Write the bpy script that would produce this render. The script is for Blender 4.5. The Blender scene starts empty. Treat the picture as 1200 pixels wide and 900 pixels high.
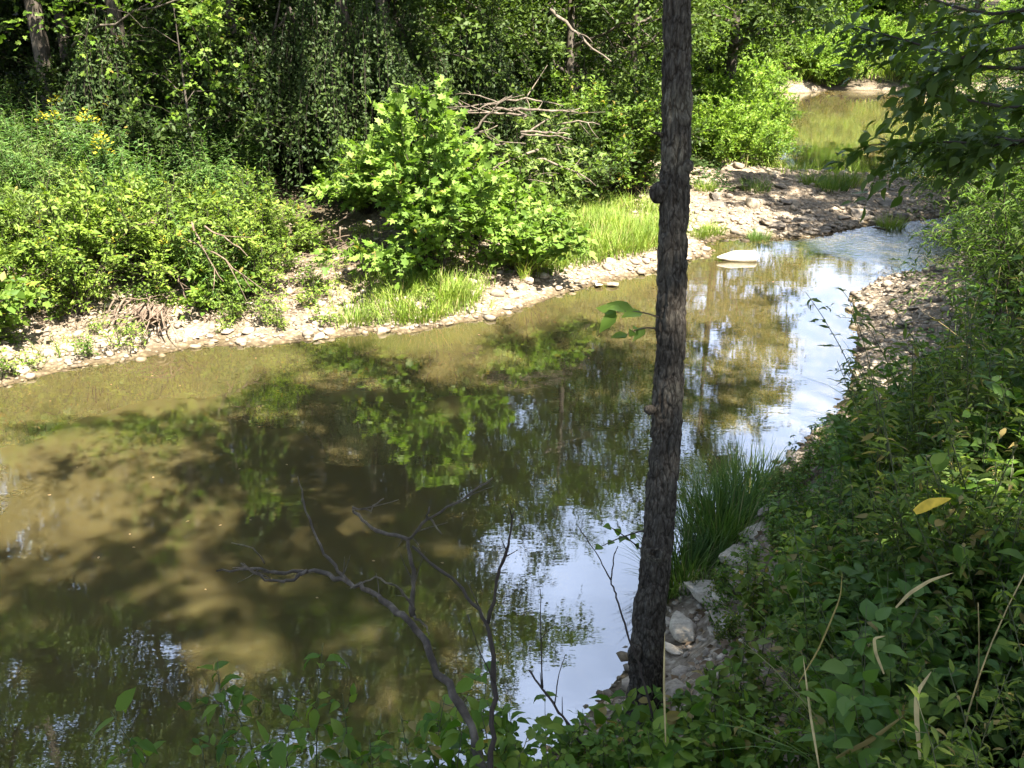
import bpy, math
import numpy as np
from math import radians as R

# ------------------------------------------------------------------ camera
W0, H0, F0, PITCH, EYE = 1200.0, 900.0, 1050.0, R(23.2), 3.4
sc = bpy.context.scene
cam_d = bpy.data.cameras.new("camera")
cam_d.sensor_width = 36.0
cam_d.lens = 36.0 * F0 / W0
cam_d.clip_start = 0.05
cam_d.clip_end = 3000
cam = bpy.data.objects.new("camera", cam_d)
sc.collection.objects.link(cam)
cam.location = (0, 0, EYE)
cam.rotation_euler = (math.pi / 2 - PITCH, 0, 0)
sc.camera = cam

# ------------------------------------------------------------------ sky and sun
SUN_EL, SUN_AZ = R(58), R(143)          # azimuth clockwise from +Y (the way the camera looks)
to_sun = np.array([math.sin(SUN_AZ) * math.cos(SUN_EL), math.cos(SUN_AZ) * math.cos(SUN_EL), math.sin(SUN_EL)])
world = bpy.data.worlds.new("World")
sc.world = world
world.use_nodes = True
wt = world.node_tree
wt.nodes.clear()
w_out = wt.nodes.new("ShaderNodeOutputWorld")
w_bg = wt.nodes.new("ShaderNodeBackground")
w_bg.inputs["Strength"].default_value = 0.07
sky = wt.nodes.new("ShaderNodeTexSky")
sky.sky_type = 'NISHITA'
sky.sun_disc = False
sky.sun_elevation = SUN_EL
sky.sun_rotation = SUN_AZ
sky.air_density = 1.0
sky.dust_density = 1.5
w_tc = wt.nodes.new("ShaderNodeTexCoord")
w_map = wt.nodes.new("ShaderNodeMapping")
w_map.inputs["Scale"].default_value = (1.0, 1.0, 2.2)
w_noise = wt.nodes.new("ShaderNodeTexNoise")
w_noise.inputs["Scale"].default_value = 2.3
w_noise.inputs["Detail"].default_value = 6
w_ramp = wt.nodes.new("ShaderNodeValToRGB")
w_ramp.color_ramp.elements[0].position = 0.30
w_ramp.color_ramp.elements[1].position = 0.66
w_mix = wt.nodes.new("ShaderNodeMix")
w_mix.data_type = 'RGBA'
w_mix.inputs[7].default_value = (7.4, 8.9, 12.2, 1)      # sunlit thin cloud
wt.links.new(w_tc.outputs["Generated"], w_map.inputs["Vector"])
wt.links.new(w_map.outputs["Vector"], w_noise.inputs["Vector"])
wt.links.new(w_noise.outputs["Fac"], w_ramp.inputs["Fac"])
w_sep = wt.nodes.new("ShaderNodeSeparateXYZ")               # clouds masked to the far side: bright water reflections, less sky fill
w_side = wt.nodes.new("ShaderNodeMapRange")
w_side.inputs[1].default_value = 0.15
w_side.inputs[2].default_value = 0.65
w_mul = wt.nodes.new("ShaderNodeMath")
w_mul.operation = 'MULTIPLY'
wt.links.new(w_tc.outputs["Generated"], w_sep.inputs[0])
wt.links.new(w_sep.outputs["Y"], w_side.inputs[0])
wt.links.new(w_side.outputs[0], w_mul.inputs[0])
wt.links.new(w_ramp.outputs["Color"], w_mul.inputs[1])
wt.links.new(w_mul.outputs[0], w_mix.inputs[0])
wt.links.new(sky.outputs["Color"], w_mix.inputs[6])
wt.links.new(w_mix.outputs[2], w_bg.inputs["Color"])
wt.links.new(w_bg.outputs["Background"], w_out.inputs["Surface"])

sun_d = bpy.data.lights.new("sun", 'SUN')
sun_d.energy = 5.0
sun_d.angle = R(0.53)
sun_d.color = (1.0, 0.955, 0.87)
sun = bpy.data.objects.new("sun", sun_d)
sc.collection.objects.link(sun)
sun.rotation_euler = (math.pi / 2 - SUN_EL, 0, math.pi - SUN_AZ)

vs = sc.view_settings
vs.view_transform = 'Standard'
vs.look = 'None'
vs.exposure = 2.6
vs.gamma = 1.0
vs.use_curve_mapping = False
sc.render.engine = 'CYCLES'
cy = sc.cycles
cy.max_bounces = 7
cy.diffuse_bounces = 3
cy.glossy_bounces = 3
cy.transmission_bounces = 4
cy.transparent_max_bounces = 4
cy.caustics_reflective = False
cy.caustics_refractive = False
cy.sample_clamp_indirect = 6.0

# ------------------------------------------------------------------ small maths
def rng(s): return np.random.default_rng(s)
_cp, _sp = math.cos(PITCH), math.sin(PITCH)
def ray(px, py):
    u, v = (px - W0 / 2) / F0, -(py - H0 / 2) / F0
    return np.array([u, _cp + v * _sp, -_sp + v * _cp])
EYEP = np.array([0, 0, EYE])
def at_z(px, py, z=0.0):
    r = ray(px, py); return EYEP + r * ((z - EYE) / r[2])
def at_Y(px, py, Y):
    r = ray(px, py); return EYEP + r * (Y / r[1])
def at_d(px, py, d): return EYEP + ray(px, py) * d
def nrm(v): return v / np.maximum(np.linalg.norm(v, axis=-1, keepdims=True), 1e-9)

def hash2(ix, iy, s):
    h = np.sin(ix * 127.1 + iy * 311.7 + s * 74.7) * 43758.5453
    return h - np.floor(h)
def vnoise(x, y, s=0):
    x = np.asarray(x, float); y = np.asarray(y, float)
    ix, iy = np.floor(x), np.floor(y); fx, fy = x - ix, y - iy
    fx = fx * fx * (3 - 2 * fx); fy = fy * fy * (3 - 2 * fy)
    a, b = hash2(ix, iy, s), hash2(ix + 1, iy, s)
    c, d = hash2(ix, iy + 1, s), hash2(ix + 1, iy + 1, s)
    return (a + (b - a) * fx) * (1 - fy) + (c + (d - c) * fx) * fy

# ------------------------------------------------------------------ terrain
# shoreline of the creek: (x, y, bank kind of the stretch that starts here)
SHORE = [(-40, -2, 'left'), (-14, 4.6, 'left'), (-8, 6.6, 'left'), (-6.2, 7.35, 'left'), (-4.86, 7.85, 'left'), (-4.4, 8.35, 'left'), (-3.8, 8.6, 'left'), (-3.35, 8.95, 'left'),
         (-2.7, 8.95, 'left'), (-2.03, 9.15, 'left'), (-1.6, 9.4, 'bar'), (-1.15, 9.35, 'bar'), (-.6, 9.7, 'bar'), (-.2, 9.85, 'bar'), (.64, 10.8, 'bar'), (1.2, 11.3, 'bar'), (1.97, 11.8, 'bar'),
         (2.5, 12.4, 'bar'), (2.95, 12.75, 'bar'), (2.9, 13.3, 'riffle'), (3.3, 13.75, 'riffle'), (4.27, 13.6, 'riffle'), (4.9, 13.8, 'riffle'), (5.5, 14.3, 'riffle'), (6.4, 14.7, 'riffle'),
         (7.3, 15.1, 'riffle'), (8.2, 16.0, 'riffle'), (8.7, 17.2, 'riffle'), (8.2, 18.6, 'riffle'), (6.8, 19.2, 'riffle'), (5.5, 19.8, 'riffle'), (5.6, 20.4, 'bar'), (5.9, 21.2, 'bar'), (6.9, 25, 'bar'),
         (8.3, 30.8, 'far'), (9.4, 35, 'far'), (10.4, 38, 'far'), (11.6, 37.4, 'far'), (13, 38.6, 'far'), (16, 38.2, 'far'), (20, 34, 'right'), (17, 27, 'right'), (13, 22, 'right'), (11.2, 19.6, 'right'),
         (10.0, 17.8, 'right'), (9.2, 15.6, 'right'), (8.2, 14.1, 'right'), (7.0, 13.2, 'right'), (6.3, 12.5, 'ledge'), (5.74, 11.8, 'ledge'), (4.98, 11.5, 'ledge'), (4.3, 10.8, 'ledge'),
         (4.0, 10.0, 'ledge'), (3.85, 9.4, 'ledge'), (3.4, 8.2, 'ledge'), (2.97, 7.35, 'near'), (2.19, 6.37, 'near'), (1.54, 5.6, 'near'), (1.05, 4.7, 'near'), (.8, 4.2, 'near'),
         (.5, 3.75, 'near'), (.1, 3.2, 'near'), (-.8, 2.6, 'near'), (-2.2, 1.8, 'near'), (-4, .6, 'near'), (-8, -2, 'near'), (-40, -16, 'near')]
PROF = {'left': ([0, .7, 1.3, 2.0, 3.0, 5, 9, 20, 60, 500], [0, .12, .28, .75, 1.15, 1.55, 2.0, 2.7, 4.2, 9]),
        'bar': ([0, .5, 1.6, 3, 5, 9, 20, 60, 500], [0, .12, .23, .34, .62, 1.5, 2.6, 4.2, 9]),
        'riffle': ([0, .5, 1.5, 3, 6, 12, 30, 500], [0, .09, .15, .2, .6, 1.6, 3.2, 9]),
        'far': ([0, .3, 1.0, 3, 8, 20, 40, 500], [0, .25, .6, .9, 1.5, 3.2, 5.5, 12]),
        'right': ([0, .4, 1.2, 3, 6, 14, 60, 500], [0, .15, .55, 1.2, 2.0, 2.9, 4.4, 9]),
        'ledge': ([0, .12, .8, 1.6, 2.4, 4, 8, 20, 500], [0, .10, .2, .36, .9, 1.7, 2.5, 3.4, 9]),
        'near': ([0, .3, .95, 1.8, 2.7, 4.5, 9, 20, 500], [0, .12, .85, 1.35, 1.78, 2.15, 2.6, 3.4, 9])}
SP = np.array([(a, b) for a, b, _ in SHORE], float)
KINDS = list(PROF)
SK = np.array([KINDS.index(k) for *_, k in SHORE])

def hgt(x, y):
    """height of the ground above the water, and signed distance from the shoreline (negative in the water)"""
    x = np.atleast_1d(np.asarray(x, float)); y = np.atleast_1d(np.asarray(y, float))
    shp = x.shape; x = x.ravel(); y = y.ravel()
    n = len(SP); A = SP; B = np.roll(SP, -1, 0)
    dk = np.full((len(KINDS), len(x)), 1e9); inside = np.zeros(len(x), bool)
    for i in range(n):
        ax, ay = A[i]; bx, by = B[i]
        ex, ey = bx - ax, by - ay; L2 = ex * ex + ey * ey
        t = np.clip(((x - ax) * ex + (y - ay) * ey) / L2, 0, 1)
        d = np.hypot(x - ax - t * ex, y - ay - t * ey)
        if i < n - 1: dk[SK[i]] = np.minimum(dk[SK[i]], d)
        cr = (ay > y) != (by > y)
        with np.errstate(divide='ignore', invalid='ignore'):
            inside ^= cr & (x < ex * (y - ay) / (ey if ey else 1e-9) + ax)
    d = dk.min(0)
    d = np.maximum(d + (vnoise(x * 2.1, y * 2.1, 3) - .5) * .16 * np.minimum(d / .3, 1), 0)
    w = 1 / (dk + .25) ** 5
    h = np.zeros(len(x))
    for k, name in enumerate(KINDS): h += w[k] * np.interp(d, *PROF[name])
    h /= w.sum(0)
    amp = np.clip(d * .25, 0, .5)
    h += (vnoise(x * .7, y * .7, 1) - .5) * amp * .55 + (vnoise(x * 2.3, y * 2.3, 2) - .5) * amp * .25 + (vnoise(x * 7, y * 7, 5) - .5) * np.clip(d * .3, 0, .05)
    h = np.where(inside, -np.minimum(d * .35, .7) - .004, h)
    return h.reshape(shp), np.where(inside, -d, d).reshape(shp)
def gz(x, y): return float(hgt(x, y)[0][0])

# ------------------------------------------------------------------ mesh helpers
class MB:
    def __init__(s): s.v = []; s.f = {3: [], 4: [], 5: [], 6: []}; s.n = 0; s.m = {3: [], 4: [], 5: [], 6: []}
    def add(s, V, Fs):
        V = np.asarray(V, float).reshape(-1, 3)
        for F in Fs:
            F = np.asarray(F, int)
            if F.size: s.f[F.shape[1]].append(F + s.n)
        s.v.append(V); s.n += len(V)
    def mesh(s, name, mat, smooth=False):
        me = bpy.data.meshes.new(name)
        V = np.concatenate(s.v); me.vertices.add(len(V)); me.vertices.foreach_set("co", V.astype(np.float32).ravel())
        idx, st, o = [], [], 0
        for k in s.f:
            if s.f[k]:
                F = np.concatenate(s.f[k]); idx.append(F.ravel()); st.append(o + k * np.arange(len(F))); o += F.size
        idx = np.concatenate(idx); st = np.concatenate(st)
        me.loops.add(len(idx)); me.loops.foreach_set("vertex_index", idx.astype(np.int32))
        me.polygons.add(len(st)); me.polygons.foreach_set("loop_start", st.astype(np.int32))
        if smooth: me.polygons.foreach_set("use_smooth", np.ones(len(st), bool))
        me.update(calc_edges=True)
        if mat is not None: me.materials.append(mat)
        return me

LEAF = {
    'simple': (np.array([(0, 0, 0), (.42, .5, .07), (.5, 0, 0), (1, 0, -.1), (.42, -.5, .07)]), [(0, 1, 3, 2), (0, 2, 3, 4)]),
    'ovate': (np.array([(0, 0, 0), (.10, .26, .03), (.32, .5, .06), (.62, .4, .03), (.84, .17, -.05), (1, 0, -.13), (.84, -.17, -.05), (.62, -.4, .03), (.32, -.5, .06), (.10, -.26, .03),
                        (.3, 0, 0), (.62, 0, -.02)]),
              [(0, 1, 2, 10), (10, 2, 3, 11), (11, 3, 4, 5), (11, 5, 6, 7), (10, 11, 7, 8), (0, 10, 8, 9)]),
    'lobed': (np.array([(0, 0, 0), (-.06, .34, .05), (.28, .62, .04), (.36, .30, .04), (.72, .46, -.02), (.68, .18, 0), (1, 0, -.1), (.68, -.18, 0), (.72, -.46, -.02), (.36, -.30, .04),
                        (.28, -.62, .04), (-.06, -.34, .05), (.35, 0, 0)]),
              [(0, 1, 3, 12), (1, 2, 3), (12, 3, 5), (3, 4, 5), (12, 5, 6, 7), (12, 7, 9), (7, 8, 9), (0, 12, 9, 11), (9, 10, 11)]),
}
def _add_template(mb, T, Fs, V):
    n, k = V.shape[:2]
    off = (np.arange(n) * k)[:, None]
    g = {}
    for f in Fs: g.setdefault(len(f), []).append(f)
    mb.add(V, [np.concatenate([np.array(f)[None] + off for f in fs]) for fs in g.values()])
def leaves(mb, P, D, U, L, W, kind='simple', fold=1.0):
    if len(P) == 0: return
    D = nrm(D); S = nrm(np.cross(D, U)); N = np.cross(S, D)
    T, Fs = LEAF[kind]
    L = np.broadcast_to(np.asarray(L, float), (len(P),)); W = np.broadcast_to(np.asarray(W, float), (len(P),))
    fold = np.broadcast_to(np.asarray(fold, float), (len(P),))
    V = (P[:, None] + D[:, None] * (T[None, :, 0] * L[:, None])[..., None] + S[:, None] * (T[None, :, 1] * W[:, None])[..., None]
         + N[:, None] * (T[None, :, 2] * (L * fold)[:, None])[..., None])
    _add_template(mb, T, Fs, V)
def tube(mb, pts, rad, sides=7):
    pts = np.asarray(pts, float); k = len(pts)
    rad = np.broadcast_to(np.asarray(rad, float), (k,))
    t = nrm(np.gradient(pts, axis=0))
    ref = np.array([0, 0, 1.0]) if abs(t.mean(0)[2]) < .8 else np.array([1.0, 0, 0])
    a = nrm(np.cross(t, ref)); b = np.cross(t, a)
    ang = np.arange(sides) * 2 * math.pi / sides
    V = pts[:, None] + (a[:, None] * np.cos(ang)[None, :, None] + b[:, None] * np.sin(ang)[None, :, None]) * rad[:, None, None]
    i = np.arange(k - 1)[:, None] * sides; j = np.arange(sides)[None]; j2 = (j + 1) % sides
    q = np.stack([i + j, i + j2, i + sides + j2, i + sides + j], -1).reshape(-1, 4)
    V = np.concatenate([V.reshape(-1, 3), pts[-1:], pts[:1]])
    e = (k - 1) * sides; jj = np.arange(sides); jn = (jj + 1) % sides
    cap = np.stack([e + jj, e + jn, np.full(sides, k * sides)], -1); cap0 = np.stack([jn, jj, np.full(sides, k * sides + 1)], -1)
    mb.add(V, [q, cap, cap0])
def tubes3(mb, P, r):
    """many thin three-sided twigs at once; P (n, k, 3)"""
    n, k = P.shape[:2]
    if n == 0: return
    t = nrm(P[:, -1] - P[:, 0]); a = nrm(np.cross(t, np.array([.31, .2, .93]))); b = np.cross(t, a)
    r = np.broadcast_to(np.asarray(r, float), (n,))
    tap = np.linspace(1, .35, k)
    V = np.stack([P + (a * math.cos(q) + b * math.sin(q))[:, None] * (r[:, None] * tap)[..., None] for q in (0, 2.094, 4.189)], 2)
    base = (np.arange(n) * k * 3)[:, None, None, None]; i = (np.arange(k - 1) * 3)[None, :, None, None]
    f = np.array([[0, 1, 4, 3], [1, 2, 5, 4], [2, 0, 3, 5]])[None, None]
    mb.add(V, [(base + i + f).reshape(-1, 4)])
def curve(p0, p1, p2, k=8):
    t = np.linspace(0, 1, k)[:, None]
    return (1 - t) ** 2 * np.asarray(p0) + 2 * t * (1 - t) * np.asarray(p1) + t * t * np.asarray(p2)
def blades(mb, P, ang, L, W, lean, curl, seg=4):
    """grass blades: bent strips"""
    n = len(P); t = np.linspace(0, 1, seg + 1)
    d = np.stack([np.cos(ang), np.sin(ang), 0 * ang], -1); s = np.stack([-np.sin(ang), np.cos(ang), 0 * ang], -1)
    th = lean[:, None] + curl[:, None] * t[None]
    dl = L[:, None] / seg
    x = np.concatenate([np.zeros((n, 1)), np.cumsum(np.sin(th[:, 1:]) * dl, 1)], 1); z = np.concatenate([np.zeros((n, 1)), np.cumsum(np.cos(th[:, 1:]) * dl, 1)], 1)
    C = P[:, None] + d[:, None] * x[..., None]; C[..., 2] += z
    w = W[:, None] * np.minimum(1.15 * (1 - t ** 2.2), 1)[None] + .0003
    V = np.stack([C - s[:, None] * w[..., None] / 2, C + s[:, None] * w[..., None] / 2], 2)
    base = (np.arange(n) * (seg + 1) * 2)[:, None]; i = (np.arange(seg) * 2)[None]
    b = (base + i)
    mb.add(V, [np.stack([b, b + 1, b + 3, b + 2], -1).reshape(-1, 4)])

# ------------------------------------------------------------------ materials
def new_mat(name):
    m = bpy.data.materials.new(name); m.use_nodes = True
    nt = m.node_tree; nt.nodes.clear()
    return m, nt, nt.nodes.new("ShaderNodeOutputMaterial")
def N(nt, kind, **kw):
    n = nt.nodes.new(kind)
    for k, v in kw.items():
        if k in n.inputs: n.inputs[k].default_value = v
        else: setattr(n, k, v)
    return n
def ramp(nt, fac, stops):
    r = nt.nodes.new("ShaderNodeValToRGB"); e = r.color_ramp.elements
    while len(e) < len(stops): e.new(.5)
    for el, (p, c) in zip(e, stops): el.position = p; el.color = (*c, 1)
    nt.links.new(fac, r.inputs["Fac"]); return r.outputs["Color"]
def mixc(nt, a, b, fac, mode='MIX'):
    m = nt.nodes.new("ShaderNodeMix"); m.data_type = 'RGBA'; m.blend_type = mode
    for sock, v in ((0, fac), (6, a), (7, b)):
        if isinstance(v, bpy.types.NodeSocket): nt.links.new(v, m.inputs[sock])
        else: m.inputs[sock].default_value = v if sock == 0 else (*v, 1)
    return m.outputs[2]
def leaf_mat(name, cols, transl=.40, rough=.55, spec=.22, odd=None):
    m, nt, out = new_mat(name)
    geo = nt.nodes.new("ShaderNodeNewGeometry"); tc = nt.nodes.new("ShaderNodeTexCoord")
    k = len(cols)
    col = ramp(nt, geo.outputs["Random Per Island"], [(i / max(k - 1, 1), c) for i, c in enumerate(cols)])
    if odd:                                                    # a few yellowed or browned leaves
        mt = N(nt, "ShaderNodeMath", operation='MULTIPLY'); mt.inputs[1].default_value = 37.7
        fr = N(nt, "ShaderNodeMath", operation='FRACT'); gt = N(nt, "ShaderNodeMath", operation='GREATER_THAN'); gt.inputs[1].default_value = 1 - odd[1]
        nt.links.new(geo.outputs["Random Per Island"], mt.inputs[0]); nt.links.new(mt.outputs[0], fr.inputs[0]); nt.links.new(fr.outputs[0], gt.inputs[0])
        col = mixc(nt, col, odd[0], gt.outputs[0])
    nz = N(nt, "ShaderNodeTexNoise", Scale=2.2, Detail=2.0); nt.links.new(geo.outputs["Position"], nz.inputs["Vector"])
    v = ramp(nt, nz.outputs["Fac"], [(.3, (.68, .72, .75)), (.7, (1.22, 1.16, 1.05))])
    col = mixc(nt, col, v, 1.0, 'MULTIPLY')
    p = N(nt, "ShaderNodeBsdfPrincipled", Roughness=rough); p.inputs["Specular IOR Level"].default_value = spec
    tr = nt.nodes.new("ShaderNodeBsdfTranslucent"); mx = N(nt, "ShaderNodeMixShader", Fac=transl)
    tcx = mixc(nt, col, (1.15, 1.25, .55), 1.0, 'MULTIPLY')
    nt.links.new(col, p.inputs["Base Color"]); nt.links.new(tcx, tr.inputs["Color"])
    nt.links.new(p.outputs[0], mx.inputs[1]); nt.links.new(tr.outputs[0], mx.inputs[2]); nt.links.new(mx.outputs[0], out.inputs["Surface"])
    return m
def bump(nt, height, strength, dist, normal=None):
    b = N(nt, "ShaderNodeBump", Strength=strength, Distance=dist); nt.links.new(height, b.inputs["Height"])
    if normal is not None: nt.links.new(normal, b.inputs["Normal"])
    return b.outputs["Normal"]
def wood_mat(name, c0, c1, c2, scale=14, stretch=.22, bmp=.8, dist=.01, rough=.9):
    m, nt, out = new_mat(name)
    tc = nt.nodes.new("ShaderNodeTexCoord"); mp = N(nt, "ShaderNodeMapping", Scale=(1, 1, stretch)); nt.links.new(tc.outputs["Object"], mp.inputs["Vector"])
    n1 = N(nt, "ShaderNodeTexNoise", Scale=scale, Detail=7.0, Roughness=.65); nt.links.new(mp.outputs[0], n1.inputs["Vector"])
    n2 = N(nt, "ShaderNodeTexNoise", Scale=2.6, Detail=3.0); nt.links.new(tc.outputs["Object"], n2.inputs["Vector"])
    col = ramp(nt, n1.outputs["Fac"], [(.32, c0), (.52, c1), (.70, c2)])
    col = mixc(nt, col, ramp(nt, n2.outputs["Fac"], [(.35, (.7, .7, .7)), (.65, (1.2, 1.2, 1.15))]), 1.0, 'MULTIPLY')
    p = N(nt, "ShaderNodeBsdfPrincipled", Roughness=rough); p.inputs["Specular IOR Level"].default_value = .2
    nt.links.new(col, p.inputs["Base Color"]); nt.links.new(bump(nt, n1.outputs["Fac"], bmp, dist), p.inputs["Normal"]); nt.links.new(p.outputs[0], out.inputs["Surface"])
    return m
def rock_mat(name, cols, per_obj=True):
    m, nt, out = new_mat(name)
    tc = nt.nodes.new("ShaderNodeTexCoord"); geo = nt.nodes.new("ShaderNodeNewGeometry")
    n1 = N(nt, "ShaderNodeTexNoise", Scale=9.0, Detail=8.0, Roughness=.62); nt.links.new(geo.outputs["Position"], n1.inputs["Vector"])
    n2 = N(nt, "ShaderNodeTexNoise", Scale=60.0, Detail=4.0); nt.links.new(geo.outputs["Position"], n2.inputs["Vector"])
    col = ramp(nt, n1.outputs["Fac"], [(.3, cols[0]), (.5, cols[1]), (.7, cols[2])])
    if per_obj: oi = nt.nodes.new("ShaderNodeObjectInfo"); rnd = oi.outputs["Random"]
    else: rnd = geo.outputs["Random Per Island"]
    col = mixc(nt, col, ramp(nt, rnd, [(0, (.55, .52, .5)), (.35, (.95, .93, .9)), (1, (1.25, 1.2, 1.15))]), 1.0, 'MULTIPLY')
    col = mixc(nt, col, ramp(nt, n2.outputs["Fac"], [(.35, (.75, .75, .75)), (.6, (1.05, 1.05, 1.05))]), 1.0, 'MULTIPLY')
    sep = nt.nodes.new("ShaderNodeSeparateXYZ"); nt.links.new(geo.outputs["Position"], sep.inputs[0])
    wet = ramp(nt, sep.outputs["Z"], [(.008, (.42, .38, .28)), (.045, (1, 1, 1))])      # damp up to the waterline
    col = mixc(nt, col, wet, 1.0, 'MULTIPLY')
    p = N(nt, "ShaderNodeBsdfPrincipled", Roughness=.85); p.inputs["Specular IOR Level"].default_value = .25
    nt.links.new(col, p.inputs["Base Color"]); nt.links.new(bump(nt, n1.outputs["Fac"], .5, .02), p.inputs["Normal"]); nt.links.new(p.outputs[0], out.inputs["Surface"])
    return m
def plain(name, col, rough=.6, spec=.3, var=None, transl=0):
    m, nt, out = new_mat(name)
    p = N(nt, "ShaderNodeBsdfPrincipled", Roughness=rough); p.inputs["Specular IOR Level"].default_value = spec
    tc = nt.nodes.new("ShaderNodeTexCoord"); n1 = N(nt, "ShaderNodeTexNoise", Scale=30.0, Detail=4.0); nt.links.new(tc.outputs["Object"], n1.inputs["Vector"])
    c = ramp(nt, n1.outputs["Fac"], [(.3, tuple(x * .7 for x in col)), (.7, tuple(x * 1.2 for x in col))]); nt.links.new(c, p.inputs["Base Color"])
    s = p.outputs[0]
    if transl:
        tr = nt.nodes.new("ShaderNodeBsdfTranslucent"); nt.links.new(c, tr.inputs["Color"]); mx = N(nt, "ShaderNodeMixShader", Fac=transl)
        nt.links.new(s, mx.inputs[1]); nt.links.new(tr.outputs[0], mx.inputs[2]); s = mx.outputs[0]
    nt.links.new(s, out.inputs["Surface"]); return m

M = {}
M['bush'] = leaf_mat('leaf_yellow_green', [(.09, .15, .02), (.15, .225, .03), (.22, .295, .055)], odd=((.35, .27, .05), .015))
M['bush_mid'] = leaf_mat('leaf_mid_green', [(.07, .135, .018), (.115, .19, .024), (.17, .24, .04)], odd=((.28, .22, .05), .02))
M['syc'] = leaf_mat('leaf_sycamore', [(.10, .18, .024), (.155, .25, .04), (.23, .32, .075)], transl=.42, odd=((.25, .2, .05), .012))
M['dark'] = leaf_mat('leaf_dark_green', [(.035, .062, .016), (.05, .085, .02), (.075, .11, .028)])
M['pale'] = leaf_mat('leaf_pale', [(.10, .16, .035), (.145, .21, .05), (.2, .26, .07)])
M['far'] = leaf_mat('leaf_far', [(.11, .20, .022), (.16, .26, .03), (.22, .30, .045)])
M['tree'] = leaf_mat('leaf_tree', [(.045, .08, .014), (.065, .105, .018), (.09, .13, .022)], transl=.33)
M['gold'] = leaf_mat('leaf_goldenrod', [(.055, .12, .03), (.09, .165, .042), (.13, .2, .055)])
M['weed'] = leaf_mat('leaf_weed', [(.05, .115, .012), (.10, .175, .018), (.18, .25, .032)], odd=((.26, .2, .06), .02))
M['weed2'] = leaf_mat('leaf_weed_blue', [(.055, .12, .02), (.09, .165, .028), (.15, .225, .045)])
M['weed3'] = leaf_mat('leaf_weed_olive', [(.07, .12, .012), (.12, .17, .02), (.19, .235, .04)], odd=((.3, .23, .08), .05))
M['willow'] = leaf_mat('leaf_willow', [(.06, .12, .018), (.095, .165, .022), (.14, .21, .035)])
M['grass'] = leaf_mat('grass_green', [(.12, .20, .022), (.18, .26, .035), (.26, .31, .07)], transl=.35, odd=((.38, .32, .14), .07))
M['sedge'] = leaf_mat('grass_blue', [(.07, .135, .026), (.11, .185, .036), (.19, .26, .07)], transl=.35, odd=((.3, .28, .12), .05))
M['flower'] = leaf_mat('flower_yellow', [(.42, .37, .03), (.55, .48, .05)], transl=.2)
M['stem'] = plain('stem_green', (.07, .075, .03), .7)
M['twig'] = plain('twig_brown', (.042, .031, .023), .85)
def bark_mat():
    m, nt, out = new_mat('bark_foreground')
    tc = nt.nodes.new("ShaderNodeTexCoord"); mp = N(nt, "ShaderNodeMapping", Scale=(1, 1, .30)); nt.links.new(tc.outputs["Object"], mp.inputs["Vector"])
    nw = N(nt, "ShaderNodeTexNoise", Scale=30.0, Detail=3.0); nt.links.new(mp.outputs[0], nw.inputs["Vector"])
    vm = N(nt, "ShaderNodeVectorMath", operation='MULTIPLY_ADD'); nt.links.new(nw.outputs["Color"], vm.inputs[0]); vm.inputs[1].default_value = (.055, .055, .05); nt.links.new(mp.outputs[0], vm.inputs[2])
    vo = N(nt, "ShaderNodeTexVoronoi", Scale=40.0, feature='DISTANCE_TO_EDGE'); nt.links.new(vm.outputs[0], vo.inputs["Vector"])
    n2 = N(nt, "ShaderNodeTexNoise", Scale=110.0, Detail=5.0, Roughness=.7); nt.links.new(mp.outputs[0], n2.inputs["Vector"])
    n3 = N(nt, "ShaderNodeTexNoise", Scale=7.0, Detail=4.0); nt.links.new(tc.outputs["Object"], n3.inputs["Vector"])
    col = ramp(nt, n2.outputs["Fac"], [(.3, (.028, .0235, .019)), (.5, (.062, .052, .042)), (.7, (.125, .108, .09))])
    col = mixc(nt, col, ramp(nt, vo.outputs["Distance"], [(.01, (.42, .39, .37)), (.13, (1, 1, 1))]), 1.0, 'MULTIPLY')
    col = mixc(nt, col, ramp(nt, n3.outputs["Fac"], [(.35, (.75, .75, .72)), (.56, (1.05, 1.05, 1.0)), (.66, (1.6, 1.65, 1.5))]), 1.0, 'MULTIPLY')
    p = N(nt, "ShaderNodeBsdfPrincipled", Roughness=.95); p.inputs["Specular IOR Level"].default_value = .12
    nt.links.new(col, p.inputs["Base Color"]); b1 = bump(nt, vo.outputs["Distance"], .9, .012); nt.links.new(bump(nt, n2.outputs["Fac"], .5, .004, b1), p.inputs["Normal"])
    nt.links.new(p.outputs[0], out.inputs["Surface"]); return m
M['bark'] = bark_mat()
M['bark2'] = wood_mat('bark_woods', (.04, .032, .025), (.09, .072, .055), (.15, .125, .1), 12, .2)
M['dead'] = wood_mat('dead_wood', (.035, .028, .021), (.085, .068, .052), (.17, .14, .11), 25, .5, .6, .005)
M['pale_wood'] = wood_mat('bleached_wood', (.07, .055, .042), (.14, .11, .083), (.23, .185, .145), 20, .4, .5, .005)
M['rootw'] = wood_mat('root_wood', (.06, .04, .028), (.14, .10, .07), (.24, .18, .13), 20, .5, .6, .01)
M['rock'] = rock_mat('limestone', [(.21, .165, .115), (.31, .255, .185), (.41, .355, .275)])
M['pale_rock'] = rock_mat('pale_limestone', [(.30, .25, .18), (.42, .36, .27), (.52, .46, .37)])
M['white'] = rock_mat('white_limestone', [(.28, .24, .19), (.44, .40, .34), (.54, .5, .44)], False)
M['rockd'] = rock_mat('grey_limestone', [(.085, .07, .052), (.15, .128, .10), (.24, .205, .16)])
M['gravel'] = rock_mat('gravel', [(.17, .138, .10), (.29, .24, .18), (.39, .34, .27)], False)
M['dry'] = plain('dry_blade', (.5, .38, .17), .7, .2, transl=.2)
M['yleaf'] = plain('yellow_leaf', (.75, .5, .05), .6, .3, transl=.3)
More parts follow.
